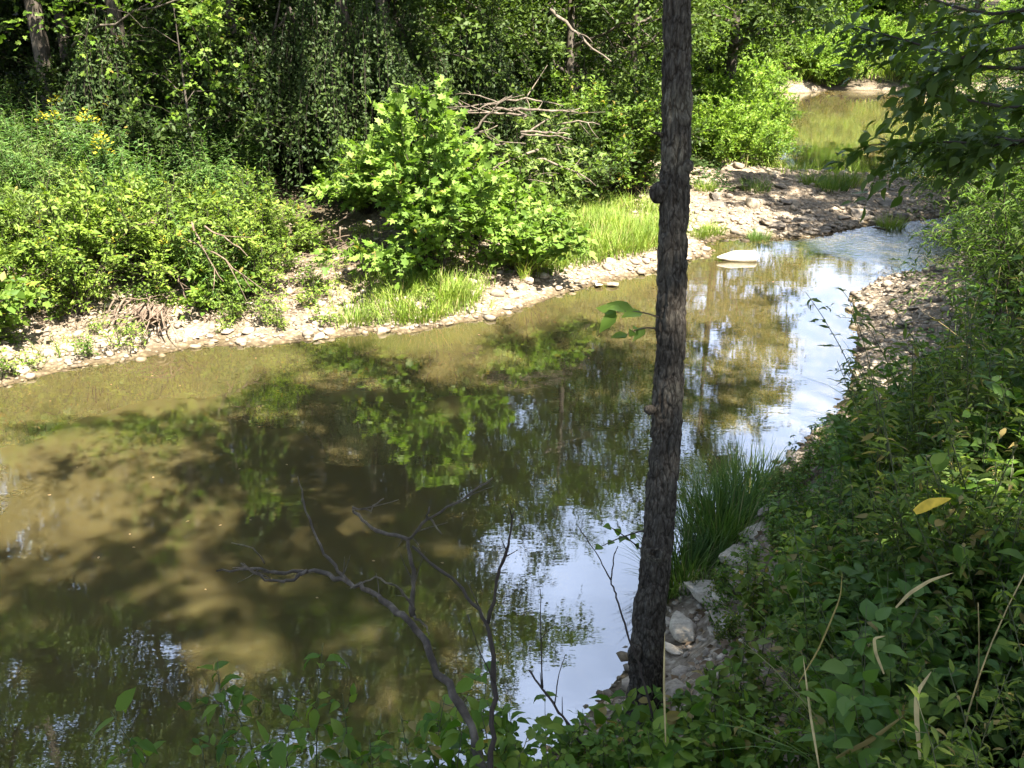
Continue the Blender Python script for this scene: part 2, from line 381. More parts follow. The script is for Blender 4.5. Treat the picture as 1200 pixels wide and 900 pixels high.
M['brownleaf'] = leaf_mat('leaf_litter', [(.12, .075, .04), (.2, .13, .075), (.3, .22, .13)], transl=.1)

def ground_mat():
    m, nt, out = new_mat('ground')
    geo = nt.nodes.new("ShaderNodeNewGeometry"); pos = geo.outputs["Position"]
    at = N(nt, "ShaderNodeAttribute", attribute_name="shore")      # metres from the water's edge
    nb = N(nt, "ShaderNodeTexNoise", Scale=.9, Detail=6.0, Roughness=.6); nt.links.new(pos, nb.inputs["Vector"])
    add = N(nt, "ShaderNodeMath", operation='MULTIPLY_ADD'); nt.links.new(nb.outputs["Fac"], add.inputs[0]); add.inputs[1].default_value = 3.2
    nt.links.new(at.outputs["Fac"], add.inputs[2])
    mr = N(nt, "ShaderNodeMapRange"); mr.inputs[1].default_value = 2.9; mr.inputs[2].default_value = 4.3; nt.links.new(add.outputs[0], mr.inputs[0])
    v1 = N(nt, "ShaderNodeTexVoronoi", Scale=16.0); nt.links.new(pos, v1.inputs["Vector"])
    v2 = N(nt, "ShaderNodeTexVoronoi", Scale=48.0); nt.links.new(pos, v2.inputs["Vector"])
    n3 = N(nt, "ShaderNodeTexNoise", Scale=35.0, Detail=6.0, Roughness=.7); nt.links.new(pos, n3.inputs["Vector"])
    stone = mixc(nt, ramp(nt, n3.outputs["Fac"], [(.3, (.16, .128, .092)), (.5, (.27, .222, .165)), (.7, (.38, .33, .26))]),
                 ramp(nt, v1.outputs["Distance"], [(.1, (1.1, 1.08, 1.02)), (.62, (.55, .5, .45))]), 1.0, 'MULTIPLY')
    soil = ramp(nt, n3.outputs["Fac"], [(.3, (.028, .022, .013)), (.5, (.055, .043, .026)), (.72, (.11, .085, .055))])
    col = mixc(nt, stone, soil, mr.outputs[0])
    sep = nt.nodes.new("ShaderNodeSeparateXYZ"); nt.links.new(pos, sep.inputs[0])
    col = mixc(nt, col, ramp(nt, sep.outputs["Z"], [(.0, (.38, .35, .24)), (.05, (1, 1, 1))]), 1.0, 'MULTIPLY')
    p = N(nt, "ShaderNodeBsdfPrincipled", Roughness=.95); p.inputs["Specular IOR Level"].default_value = .15
    nt.links.new(col, p.inputs["Base Color"])
    b1 = bump(nt, v1.outputs["Distance"], .5, .03); b2 = bump(nt, n3.outputs["Fac"], .6, .02, b1); nt.links.new(b2, p.inputs["Normal"])
    nt.links.new(p.outputs[0], out.inputs["Surface"]); return m
def water_mat():
    m, nt, out = new_mat('murky_water')
    geo = nt.nodes.new("ShaderNodeNewGeometry"); pos = geo.outputs["Position"]
    nm = N(nt, "ShaderNodeTexNoise", Scale=.5, Detail=3.0); nt.links.new(pos, nm.inputs["Vector"])
    col = ramp(nt, nm.outputs["Fac"], [(.3, (.041, .0330, .0118)), (.7, (.057, .0440, .0165))])
    mp = N(nt, "ShaderNodeMapping", Scale=(.75, 2.3, 1)); nt.links.new(pos, mp.inputs["Vector"])
    w1 = N(nt, "ShaderNodeTexNoise", Scale=2.4, Detail=2.0, Roughness=.45); nt.links.new(mp.outputs[0], w1.inputs["Vector"])
    w2 = N(nt, "ShaderNodeTexNoise", Scale=11.0, Detail=2.0, Roughness=.5); nt.links.new(mp.outputs[0], w2.inputs["Vector"])
    sep = nt.nodes.new("ShaderNodeSeparateXYZ"); nt.links.new(pos, sep.inputs[0])
    # livelier where the stream runs over the stones
    vd = N(nt, "ShaderNodeVectorMath", operation='DISTANCE'); nt.links.new(pos, vd.inputs[0]); vd.inputs[1].default_value = (6.9, 14.5, 0)
    mr = N(nt, "ShaderNodeMapRange"); mr.inputs[1].default_value = .8; mr.inputs[2].default_value = 3.0; mr.inputs[3].default_value = .4; mr.inputs[4].default_value = .006; nt.links.new(vd.outputs["Value"], mr.inputs[0])
    b1 = bump(nt, w1.outputs["Fac"], .014, .05)
    bb = nt.nodes.new("ShaderNodeBump"); bb.inputs["Distance"].default_value = .04
    nt.links.new(mr.outputs[0], bb.inputs["Strength"]); nt.links.new(w2.outputs["Fac"], bb.inputs["Height"]); nt.links.new(b1, bb.inputs["Normal"])
    df = N(nt, "ShaderNodeSubsurfaceScattering", Scale=.28); df.inputs["Radius"].default_value = (1, .85, .5)   # light spreads in the cloudy water
    gl = N(nt, "ShaderNodeBsdfGlossy", Roughness=.012); gl.inputs["Color"].default_value = (.97, .98, 1, 1)
    fr = N(nt, "ShaderNodeFresnel", IOR=2.45); mx = nt.nodes.new("ShaderNodeMixShader")
    nt.links.new(col, df.inputs["Color"])
    for nd in (gl, fr): nt.links.new(bb.outputs[0], nd.inputs["Normal"])
    nt.links.new(fr.outputs[0], mx.inputs[0]); nt.links.new(df.outputs[0], mx.inputs[1]); nt.links.new(gl.outputs[0], mx.inputs[2]); nt.links.new(mx.outputs[0], out.inputs["Surface"])
    return m
M['ground'] = ground_mat(); M['water'] = water_mat()

# ------------------------------------------------------------------ object helpers
COL = sc.collection
def tag(o, label=None, cat=None, group=None, kind=None):
    for k, v in (('label', label), ('category', cat), ('group', group), ('kind', kind)):
        if v: o[k] = v
    return o
def link(name, me, parent=None):
    o = bpy.data.objects.new(name, me); COL.objects.link(o)
    if parent is not None: o.parent = parent
    return o
def put(name, parts, loc, label, cat, group=None, rz=0.0, s=1.0, tilt=(0, 0)):
    """a thing: an Empty at its base with one child per part; parts = [(part name, mesh or (mesh, [(sub name, mesh)]))]"""
    r = link(name, None); r.empty_display_size = .1
    r.location = loc; r.rotation_euler = (tilt[0], tilt[1], rz)
    r.scale = (s, s, s) if np.isscalar(s) else s
    tag(r, label, cat, group)
    for pn, me in parts:
        sub = []
        if isinstance(me, tuple): me, sub = me
        p = link(pn, me, r)
        for sn, sm in sub: link(sn, sm, p)
    return r
def single(name, me, loc, label, cat, group=None, rz=0.0, s=1.0, rot=None):
    o = link(name, me); o.location = loc; o.rotation_euler = rot or (0, 0, rz); o.scale = (s, s, s) if np.isscalar(s) else s
    return tag(o, label, cat, group)

# ------------------------------------------------------------------ ground and water
def axis(lo, hi, step, far, g=1.18):
    mid = np.arange(lo, hi + 1e-6, step); out = []; s = step; x = hi
    while x < far: s *= g; x += s; out.append(x)
    out2 = []; s = step; x = lo
    while x > -far: s *= g; x -= s; out2.append(x)
    return np.concatenate([out2[::-1], mid, out])
gx, gy = axis(-9, 9, .08, 500), axis(0, 22, .08, 500)
GX, GY = np.meshgrid(gx, gy)
GH, GD = hgt(GX, GY)
mb = MB(); nx, ny = len(gx), len(gy)
i = (np.arange(ny - 1)[:, None] * nx + np.arange(nx - 1)[None]).ravel()
mb.add(np.stack([GX, GY, GH], -1), [np.stack([i, i + 1, i + nx + 1, i + nx], -1)])
me = mb.mesh('ground', M['ground'], True)
a = me.attributes.new('shore', 'FLOAT', 'POINT'); a.data.foreach_set('value', np.where((GX > 1.2) & (GY > 12.5) & (GY < 20.5), np.minimum(GD, .6), GD + np.where(GY > 36, 1.6, 0)).astype(np.float32).ravel())
tag(link('ground', me), kind='structure', label='stony and grassy creek banks rising into the woods')
mb = MB(); mb.add([(-60, -40, 0), (60, -40, 0), (60, 60, 0), (-60, 60, 0)], [[(0, 1, 2, 3)]])
tag(link('water', mb.mesh('water', M['water'])), kind='structure', label='murky olive creek water with soft reflections')

# ------------------------------------------------------------------ plant builders
def twig_foliage(lm, tm, r, T0, TD, TL, k, L, W, kind='simple', droop=.15, flat=.55, spread=.9, tw=.003, hang=0.0, jit=.35):
    """leaves in alternating pairs along many short twigs"""
    n = len(T0); TD = nrm(TD)
    def pt(t): return T0 + TD * (TL * t)[:, None] + np.array([0, 0, -1.0]) * (droop * TL * t * t)[:, None]
    if tm is not None: tubes3(tm, np.stack([T0, pt(.5), pt(1.0)], 1), tw)
    side = nrm(np.cross(TD, np.array([0, 0, 1.0])) + r.normal(0, .25, (n, 3)))
    for j in range(k):
        t = (j + .6 + r.uniform(-.3, .3, n)) / k
        sg = 1 if j % 2 else -1
        d = TD * (1 - spread * .5) + side * sg * spread + r.normal(0, jit, (n, 3)); d[:, 2] -= hang
        if j == k - 1: d = TD + r.normal(0, jit, (n, 3)); d[:, 2] -= hang
        u = np.array([0, 0, 1.0]) + r.normal(0, flat, (n, 3))
        l = L * r.uniform(.45, 1.3, n)
        leaves(lm, pt(t), d, u, l, W / L * l * r.uniform(.75, 1.1, n), kind, r.uniform(.3, 2.8, n))

def shrub(seed, H, Rr, nst, ntw, k, L, W, kind='simple', leaf='bush', stem='twig', twl=.3, droop=.15, low=.2, hang=0.0, dome=.55, sr=.008, flat=.55, spike=.0):
    r = rng(seed); sm, lm = MB(), MB(); S = []; G = []
    for i in range(nst):
        az = i * 2.39996 + r.uniform(-.4, .4); rho = math.sqrt((i + .5) / nst) * r.uniform(.75, 1.12)
        top = H * (1 - dome * rho ** 2) * r.uniform(.72, 1.06)
        if r.random() < spike: top *= 1.25
        e = np.array([Rr * rho * math.cos(az), Rr * rho * math.sin(az), max(top, .12 * H)])
        b = np.array([math.cos(az), math.sin(az), 0]) * r.uniform(0, .12) * Rr
        c = b + (e - b) * np.array([.32, .32, .72]) + r.normal(0, .05 * Rr, 3)
        P = curve(b, c, e, 9); P[1:-1] += r.normal(0, .012 * H, (7, 3))
        tube(sm, P, np.linspace(sr, sr * .3, 9), 5); S.append(P); G.append(np.gradient(P, axis=0))
    S = np.array(S); G = nrm(np.array(G))
    si = r.integers(0, nst, ntw); t = low + (1 - low) * r.random(ntw) ** .8
    f = t * 8; i0 = np.minimum(f.astype(int), 7); fr = (f - i0)[:, None]
    T0 = S[si, i0] * (1 - fr) + S[si, i0 + 1] * fr
    out = nrm(T0 * np.array([1, 1, .2]) + 1e-4)
    TD = G[si, i0] * .6 + nrm(r.normal(0, 1, (ntw, 3))) * .85 + out * .35; TD[:, 2] += .15
    twig_foliage(lm, sm, r, T0, TD, twl * r.uniform(.5, 1.3, ntw), k, L, W, kind, droop, flat, hang=hang)
    return [('stem', sm.mesh('stem', M[stem], True)), ('foliage', lm.mesh('foliage', M[leaf]))]

def weed(seed, H, nst, L, W, kind='ovate', leaf='weed', nodes=12, twl=.12, lean=.3, k=3, spread=.12, stem='stem', hang=.15, flower=False, sr=.003):
    """upright leafy herb: few stems, leaves in whorls and on short side shoots"""
    r = rng(seed); sm, lm, heads = MB(), MB(), []; T0, TD, TL = [], [], []
    for i in range(nst):
        az = r.uniform(0, 6.28); b = np.array([math.cos(az), math.sin(az), 0]) * r.uniform(0, spread)
        h = H * r.uniform(.6, 1.05); l = r.uniform(.05, lean) * h
        e = b + np.array([math.cos(az) * l, math.sin(az) * l, h]); c = b + np.array([r.normal(0, .03), r.normal(0, .03), h * .6])
        P = curve(b, c, e, 9); tube(sm, P, np.linspace(sr, sr * .4, 9), 5)
        for q in range(nodes):
            t = .12 + .88 * (q + r.random() * .6) / nodes; f = min(t, .999) * 8; i0 = int(f)
            p = P[i0] * (1 - f + i0) + P[i0 + 1] * (f - i0)
            a2 = q * 2.4 + r.uniform(-.4, .4)
            T0.append(p); TD.append((math.cos(a2), math.sin(a2), r.uniform(.1, .6))); TL.append(twl * r.uniform(.4, 1.3) * (1.25 - .75 * t))
        if flower and i % 3 == 0:
            fm = MB(); n = 20; a3 = r.uniform(0, 6.28, n); tt = r.random(n)
            q = e + np.stack([np.cos(a3) * .09 * tt, np.sin(a3) * .09 * tt, .03 - .09 * tt + r.uniform(0, .05, n)], -1)
            leaves(fm, q, np.stack([np.cos(a3), np.sin(a3), .5 + 0 * a3], -1), np.array([0, 0, 1.0]) + r.normal(0, .4, (n, 3)), .035, .022); heads.append(('flower_head', fm.mesh('flower_head', M['flower'])))
    T0, TD, TL = map(np.array, (T0, TD, TL))
    twig_foliage(lm, sm, r, T0, TD, TL, k, L, W, kind, .25, .4, hang=hang, tw=.0015)
    out = [('stem', sm.mesh('stem', M[stem], True)), ('foliage', lm.mesh('foliage', M[leaf]))]
    return out + heads

def spike_weed(seed, H, nst, flower=True):
    """goldenrod: straight stems ringed by long narrow leaves, some with a yellow plume"""
    r = rng(seed); sm, lm, heads = MB(), MB(), []
    for i in range(nst):
        az = r.uniform(0, 6.28); b = np.array([math.cos(az), math.sin(az), 0]) * r.uniform(0, .22); h = H * r.uniform(.65, 1.05)
        e = b + np.array([math.cos(az) * .14 * h, math.sin(az) * .14 * h, h]); P = curve(b, b + np.array([0, 0, h * .6]), e, 7)
        tube(sm, P, np.linspace(.004, .0015, 7), 4)
        n = 34; t = np.sort(r.uniform(.12, 1, n)); f = np.minimum(t * 6, 5.99); i0 = f.astype(int); fr = (f - i0)[:, None]
        p = P[i0] * (1 - fr) + P[i0 + 1] * fr; a2 = np.arange(n) * 2.4 + r.uniform(-.3, .3, n)
        leaves(lm, p, np.stack([np.cos(a2), np.sin(a2), r.uniform(-.25, .7, n)], -1), np.array([0, 0, 1.0]) + r.normal(0, .25, (n, 3)), .12 * (1.2 - .6 * t) * r.uniform(.8, 1.2, n), .02, 'simple', 1.3)
        if flower and i % 3 == 0:
            fm = MB(); n = 34; a3 = r.uniform(0, 6.28, n); tt = r.random(n) ** .7
            q = e + np.stack([np.cos(a3) * .085 * tt, np.sin(a3) * .085 * tt, .10 - .13 * tt], -1)
            leaves(fm, q, np.stack([np.cos(a3), np.sin(a3), .6 + 0 * a3], -1), np.array([0, 0, 1.0]) + r.normal(0, .4, (n, 3)),   .04, .024); heads.append(('flower_head', fm.mesh('flower_head', M['flower'])))
    out = [('stem', sm.mesh('stem', M['stem'], True)), ('foliage', lm.mesh('foliage', M['gold']))] + heads
    return out

def tree(seed, H, rt, crown0, Rc, nl=11, nsub=5, ntw=14, k=9, L=.11, W=.06, leaf='tree', lean=(0, 0), shape=None, twl=.55, kind='simple', bark='bark2', trunk=None, bend=.25, limb=.5):
    """tapered trunk, arching limbs, sub-branches and leafy twigs; crown0 = height where limbs begin"""
    r = rng(seed); tm, lm, bm = MB(), MB(), MB()
    if trunk is None:
        k0 = 14; z = np.linspace(-.15, H * .93, k0); t = np.linspace(0, 1, k0)
        trunk = np.stack([lean[0] * t * H + np.cumsum(r.normal(0, bend * .03 * H / 6, k0)) * t, lean[1] * t * H + np.cumsum(r.normal(0, bend * .03 * H / 6, k0)) * t, z], -1)
    rad = rt * (1 - .82 * np.linspace(0, 1, len(trunk))) * (1 + .5 * np.exp(-np.linspace(0, 1, len(trunk)) * 18))
    tube(tm, trunk, rad, 12)
    zt = trunk[:, 2]; S, G = [], []
    for i in range(nl):
        f = (i + r.uniform(0, .8)) / nl; z = crown0 + (H * .9 - crown0) * f
        p = np.array([np.interp(z, zt, trunk[:, 0]), np.interp(z, zt, trunk[:, 1]), z])
        az = i * 2.4 + r.uniform(-.5, .5)
        prof = shape(f) if shape else math.sin(math.pi * (.22 + .74 * f)) ** .7
        ln = Rc * prof * r.uniform(.7, 1.15)
        e = p + np.array([math.cos(az) * ln, math.sin(az) * ln, ln * r.uniform(.05, .5)])
        c = p + (e - p) * .5 + np.array([0, 0, ln * r.uniform(.08, .25)])
        P = curve(p, c, e, 8); P[1:] += r.normal(0, .03 * ln, (7, 3))
        rb = np.interp(z, zt, rad) * limb
        tube(bm, P, np.linspace(rb, rb * .2, 8), 6); S.append(P)
        for j in range(nsub):
            t = r.uniform(.3, 1); f2 = min(t * 7, 6.99); i0 = int(f2); q = P[i0] + (P[i0 + 1] - P[i0]) * (f2 - i0)
            d = nrm((P[i0 + 1] - P[i0]) * .0 + nrm(P[-1] - P[0]) * .6 + r.normal(0, .7, 3) + np.array([0, 0, .15])); l2 = ln * r.uniform(.25, .5) + .3
            Q = curve(q, q + d * l2 * .5 + np.array([0, 0, .1 * l2]), q + d * l2 + np.array([0, 0, -.1 * l2]), 8)
            tube(bm, Q, np.linspace(rb * .3, rb * .08, 8), 4); S.append(Q)
    S = np.array(S); G = nrm(np.gradient(S, axis=1)); n = len(S) * ntw
    si = np.repeat(np.arange(len(S)), ntw); f = np.minimum((.25 + .75 * r.random(n)) * 7, 6.99); i0 = f.astype(int); fr = (f - i0)[:, None]
    T0 = S[si, i0] * (1 - fr) + S[si, i0 + 1] * fr
    TD = G[si, i0] * .5 + nrm(r.normal(0, 1, (n, 3))) * .8; TD[:, 2] *= .7
    twig_foliage(lm, None, r, T0, TD, twl * r.uniform(.5, 1.3, n), k, L, W, kind, .3, .7)
    return [('trunk', (tm.mesh('trunk', M[bark], True), [('limb', bm.mesh('limb', M[bark], True))])), ('crown', lm.mesh('crown', M[leaf]))]

def grass_patch(seed, P, L, W, lean=(.05, .5), curl=(.2, 1.1), mat='grass', seg=4, name='shore_grass'):
    r = rng(seed); n = len(P); mb = MB()
    blades(mb, P, r.uniform(0, 6.28, n), L * r.uniform(.5, 1.2, n), W * r.uniform(.7, 1.2, n), r.uniform(*lean, n), r.uniform(*curl, n), seg)
    return mb.mesh(name, M[mat])
def clump_mesh(seed, n, rad, L, W, mat, lean=(.02, .45), curl=(.2, 1.2), seg=5):
    r = rng(seed); q = rad * np.sqrt(r.random(n)); a = r.uniform(0, 6.28, n)
    mb = MB(); P = np.stack([q * np.cos(a), q * np.sin(a), 0 * a - .02], -1)
    ln = r.uniform(*lean, n) * (.35 + q / rad)
    blades(mb, P, a + r.normal(0, .7, n), L * r.uniform(.5, 1.15, n), W * r.uniform(.7, 1.2, n), ln, r.uniform(*curl, n), seg)
    return mb.mesh('grass_blades', M[mat])

def ico(sub=2):
    import bmesh
    bm = bmesh.new(); bmesh.ops.create_icosphere(bm, subdivisions=sub, radius=1); V = np.array([v.co[:] for v in bm.verts]); F = np.array([[v.index for v in f.verts] for f in bm.faces]); bm.free(); return V, F
ICO1, ICO2, ICO3 = ico(1), ico(2), ico(3)
def rock_mesh(seed, mat='rock', flat=.45, ic=None, cuts=13):
    """angular weathered stone: a ball cut by random planes"""
    r = rng(seed); V, F = ic or ICO3; V = V.copy()
    for i in range(cuts):
        n = nrm(r.normal(0, 1, 3)); d = r.uniform(.36, .72); n[2] *= .6; n = nrm(n); s = V @ n; V -= np.maximum(s - d, 0)[:, None] * n
    for ax, d in ((np.array([0, 0, 1.0]), .55), (np.array([0, 0, -1.0]), .5)):
        s = V @ ax; V -= np.maximum(s - d, 0)[:, None] * ax * .97
    V *= np.array([1, r.uniform(.6, .9), flat]); V += nrm(V) * (r.normal(0, .012, len(V)))[:, None]
    mb = MB(); mb.add(V, [F]); return mb.mesh('stone', M[mat])

# ------------------------------------------------------------------ foreground tree
def foreground_tree():
    r = rng(5)
    key = [(757, 850, 2.42), (758, 760, 2.5), (770, 640, 2.58), (781, 500, 2.66), (786, 400, 2.71), (789, 250, 2.78), (794, 110, 2.85), (794, 0, 2.9), (797, -150, 2.96), (803, -330, 3.02)]
    K = np.array([at_Y(*k) for k in key]); base = K[0].copy(); base[2] = gz(base[0], base[1])
    K = np.concatenate([[K[0] + np.array([-.01, -.06, -.35])], K])
    rr = np.array([.095, .068, .057, .050, .047, .0455, .0445, .043, .041, .040, .038])
    top = K[-1]; more = [top + np.array([.05, .05, 1.2]), top + np.array([.02, .0, 3.0]), top + np.array([.2, -.1, 4.6])]
    K = np.concatenate([K, more]); rr = np.concatenate([rr, [.04, .03, .015]])
    s = np.concatenate([[0], np.cumsum(np.linalg.norm(np.diff(K, axis=0), axis=1))])
    ss = np.concatenate([np.linspace(0, s[10], 900), np.linspace(s[10], s[-1], 60)[1:]])
    P = np.stack([np.interp(ss, s, K[:, i]) for i in range(3)], -1); kk = 20
    for i in range(3):
        p = np.pad(P[:, i], kk, mode='reflect', reflect_type='odd'); P[:, i] = np.convolve(p, np.ones(2 * kk + 1) / (2 * kk + 1), 'valid')
    P = P - base; rad = np.interp(ss, s, rr); sides = 96
    ang = np.arange(sides) * 2 * math.pi / sides
    A, Z = np.meshgrid(ang, ss)
    ca, sa = np.cos(A), np.sin(A)
    # plated bark: blocky ridges a couple of centimetres wide, longer than wide
    U = A / (2 * math.pi); Z = ss[:, None] + 0 * A
    def pn(nc, fz, sd):                        # value noise that closes round the trunk
        x = U * nc; y = Z * fz; ix, iy = np.floor(x), np.floor(y); fx, fy = x - ix, y - iy
        fx = fx * fx * (3 - 2 * fx); fy = fy * fy * (3 - 2 * fy); x0, x1 = np.mod(ix, nc), np.mod(ix + 1, nc)
        q0, q1, q2, q3 = hash2(x0, iy, sd), hash2(x1, iy, sd), hash2(x0, iy + 1, sd), hash2(x1, iy + 1, sd)
        return (q0 + (q1 - q0) * fx) * (1 - fy) + (q2 + (q3 - q2) * fx) * fy
    rid = np.clip(np.abs(pn(10, 9, 1) - .5) * 4, 0, 1); rid2 = np.clip(np.abs(pn(19, 22, 2) - .5) * 4, 0, 1); fine = pn(40, 90, 3)
    disp = rid * .55 + rid2 * .45
    Rr = rad[:, None] * (1 + .16 * (pn(3, 2.2, 7) - .5)) + (disp - .7) * .013 * np.minimum(rad[:, None] / .05, 1) + (fine - .5) * .005
    V = P[:, None] + np.stack([ca, sa, 0 * ca], -1) * Rr[..., None]
    V = V.reshape(-1, 3)
    n = len(ss); i = (np.arange(n - 1)[:, None] * sides); j = np.arange(sides)[None]; j2 = (j + 1) % sides
    mb = MB(); mb.add(V, [np.stack([i + j, i + j2, i + sides + j2, i + sides + j], -1).reshape(-1, 4)])
    trunk = mb.mesh('trunk', M['bark'], True)
    def knot(px, py, Y, off, rx, rz, seed, stub=0):
        Vk, Fk = ICO3; c = at_Y(px, py, Y) - base; q = rng(seed)
        Vk = Vk * np.array([rx, rx * .8, rz]); Vk = Vk * (1 + .16 * (vnoise(Vk[:, 0] * 60, Vk[:, 2] * 60, seed) - .5))[:, None]
        m = MB(); m.add(Vk + c + np.array(off), [Fk]); return m.mesh('knot', M['bark'], True)
    kn = [('knot', knot(772, 226, 2.77, (0, 0, 0), .030, .034, 1)), ('knot', knot(806, 195, 2.78, (0, 0, 0), .019, .02, 2)), ('knot', knot(762, 480, 2.64, (0, 0, 0), .022, .016, 3)),
          ('knot', knot(744, 766, 2.46, (0, 0, 0), .026, .04, 4))]
    st = MB(); a0 = at_Y(778, 160, 2.82) - base; b0 = at_Y(766, 156, 2.8) - base; tube(st, [a0, (a0 + b0) / 2 + np.array([0, 0, .004]), b0], [.008, .006, .004], 6)
    kn.append(('branch_stub', st.mesh('branch_stub', M['bark'], True)))
    # old knot hole: a raised lip round a dark hollow
    hp = at_Y(768, 649, 2.53) - base; lip = MB(); aa = np.linspace(0, 2 * math.pi, 25)[:-1]
    fw = nrm(-ray(768, 649)); sx = nrm(np.cross(fw, [0, 0, 1])); uz = np.cross(sx, fw); c0 = hp + fw * .02
    prof = [(.030, -.012), (.024, .004), (.018, .006), (.013, -.004), (.006, -.018), (.0005, -.024)]
    V = np.array([[c0 + fw * q + (sx * math.cos(t) * 1.15 + uz * math.sin(t) * .85) * p * (1 + .12 * math.sin(3 * t + 1)) for t in aa] for p, q in prof]).reshape(-1, 3)
    i = (np.arange(len(prof) - 1)[:, None] * 24); j = np.arange(24)[None]; j2 = (j + 1) % 24
    lip.add(V, [np.stack([i + j, i + j2, i + 24 + j2, i + 24 + j], -1).reshape(-1, 4)]); kn.append(('knot_hole', lip.mesh('knot_hole', M['bark'], True)))
    # leafy sprig at mid trunk
    for (x0, y0, x1, y1, Y, L) in ((772, 372, 722, 366, 2.66, .085), (768, 385, 735, 392, 2.62, .06), (768, 660, 716, 618, 2.45, .05), (766, 620, 705, 640, 2.42, .05)):
        sp, sl = MB(), MB(); p0, p1 = at_Y(x0, y0, 2.7) - base, at_Y(x1, y1, Y) - base; Pc = curve(p0, (p0 + p1) / 2 + np.array([0, 0, .02]), p1, 6); tube(sp, Pc, np.linspace(.0034, .0014, 6), 5)
        n = 5; q = Pc[[2, 3, 4, 5, 5]]; d = (p1 - p0)[None] + r.normal(0, .06, (n, 3)); ls = []
        for w in range(n):
            sl = MB(); leaves(sl, q[w:w + 1], d[w:w + 1], np.array([[0, -.6, 1.0]]) + r.normal(0, .3, (1, 3)), L * r.uniform(.7, 1.1), L * .5, 'ovate'); ls.append(('leaf', sl.mesh('leaf', M['weed'])))
        kn.append(('sprig', (sp.mesh('sprig', M['twig'], True), ls)))
    # the crown, above the frame
    r = rng(77); cm, bm = MB(), MB(); S = []
    zt = P[:, 2]
    for i in range(13):
        z = np.interp(i / 12, [0, 1], [4.5, 7.8]) - base[2] + .6; p = np.array([np.interp(z, zt, P[:, 0]), np.interp(z, zt, P[:, 1]), z]); az = i * 2.4 + r.uniform(-.4, .4); ln = r.uniform(.9, 2.0)
        e = p + np.array([math.cos(az) * ln, math.sin(az) * ln, ln * .3]); Q = curve(p, (p + e) / 2 + np.array([0, 0, .15]), e, 8); tube(bm, Q, np.linspace(.012, .003, 8), 6); S.append(Q)
    S = np.array(S); n = 13 * 75; si = np.repeat(np.arange(13), 75); f = np.minimum((.12 + .88 * r.random(n)) * 7, 6.99); i0 = f.astype(int)
    twig_foliage(cm, None, r, S[si, i0], nrm(r.normal(0, 1, (n, 3))) + np.array([0, 0, .1]), .5 * r.uniform(.5, 1.3, n), 9, .09, .05, 'simple')
    put('foreground_tree', [('trunk', trunk)] + kn + [('limb', bm.mesh('limb', M['bark'], True)), ('crown', cm.mesh('crown', M['tree']))], base,
        'slim dark rough-barked tree rising from the near bank, knobbly trunk in shade', 'tree')
foreground_tree()

# ------------------------------------------------------------------ woods on the left and far banks
def ground_at(x, y): return np.array([x, y, gz(x, y)])
FARW = [shrub(17, 2.2, 1.5, 18, 520, 8, .11, .065, 'simple', 'far', 'twig', .4, .2, .05, dome=.5), shrub(18, 2.0, 1.6, 18, 520, 8, .11, .065, 'simple', 'tree', 'twig', .4, .2, .05, dome=.5)]
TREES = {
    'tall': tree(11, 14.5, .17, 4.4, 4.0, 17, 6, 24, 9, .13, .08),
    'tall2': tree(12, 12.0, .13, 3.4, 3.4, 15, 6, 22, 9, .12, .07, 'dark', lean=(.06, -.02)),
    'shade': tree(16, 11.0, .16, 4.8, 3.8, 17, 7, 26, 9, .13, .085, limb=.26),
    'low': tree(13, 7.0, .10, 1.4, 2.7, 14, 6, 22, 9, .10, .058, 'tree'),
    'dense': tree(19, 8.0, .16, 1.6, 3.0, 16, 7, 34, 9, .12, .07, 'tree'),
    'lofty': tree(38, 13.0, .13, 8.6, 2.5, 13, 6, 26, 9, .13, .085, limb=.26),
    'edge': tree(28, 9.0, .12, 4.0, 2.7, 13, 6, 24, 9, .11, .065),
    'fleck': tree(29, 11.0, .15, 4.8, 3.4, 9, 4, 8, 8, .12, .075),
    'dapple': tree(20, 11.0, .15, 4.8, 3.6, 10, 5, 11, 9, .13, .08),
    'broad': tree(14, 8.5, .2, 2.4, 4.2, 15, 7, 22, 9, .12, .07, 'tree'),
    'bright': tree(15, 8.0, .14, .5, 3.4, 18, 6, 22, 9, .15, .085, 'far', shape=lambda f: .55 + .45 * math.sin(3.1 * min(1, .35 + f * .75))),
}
def T(kind, x, y, label, rz=0, s=1.0, group='trees of the far woods', dz=0):
    return put('tree', TREES[kind], (x, y, gz(x, y) + dz), label, 'tree', group, rz, s)
T('dapple', *at_Y(58, 110, 13.3)[:2], 'tall straight grey trunk standing behind the yellow-flowered weeds', 1.0, .85)
T('dapple', -9.2, 13.6, 'tall thin-crowned tree at the shady far-left edge of the woods', 2.6, 1.2)
T('low', -8.9, 14.3, 'low dark tree behind the thin-crowned tree', 1.6, 1.0)
T('tall2', *at_Y(84, 110, 14.2)[:2], 'thin second stem just beside the tall straight grey trunk', 1.9, .8)
T('tall2', *at_z(352, 98, 2.1)[:2], 'leaning forked trunk in the dark woods left of the vine curtain', 3.6, 1.0)
T('broad', -3.6, 16.2, 'spreading dark tree behind the vine curtain', 0.5, 1.0)
T('tall', -3.7, 17.4, 'tall woods tree behind the driftwood pile', 4.4, .95)
T('low', 1.0, 16.4, 'low dark tree leaning over the driftwood', 1.2, 1.0)
T('low', 2.4, 18.6, 'low dark tree above the shaded hedge beside the dark trunk', 2.9, 1.03)
T('low', -1.9, 14.6, 'low dark tree overhanging the sycamore sapling', 5.1, .92)
T('low', -5.9, 14.2, 'low dark tree with leaves hanging over the weeds', 2.1, .9)
T('low', -3.9, 13.4, 'low dark tree draped with leaves beside the vine curtain', .3, .85)
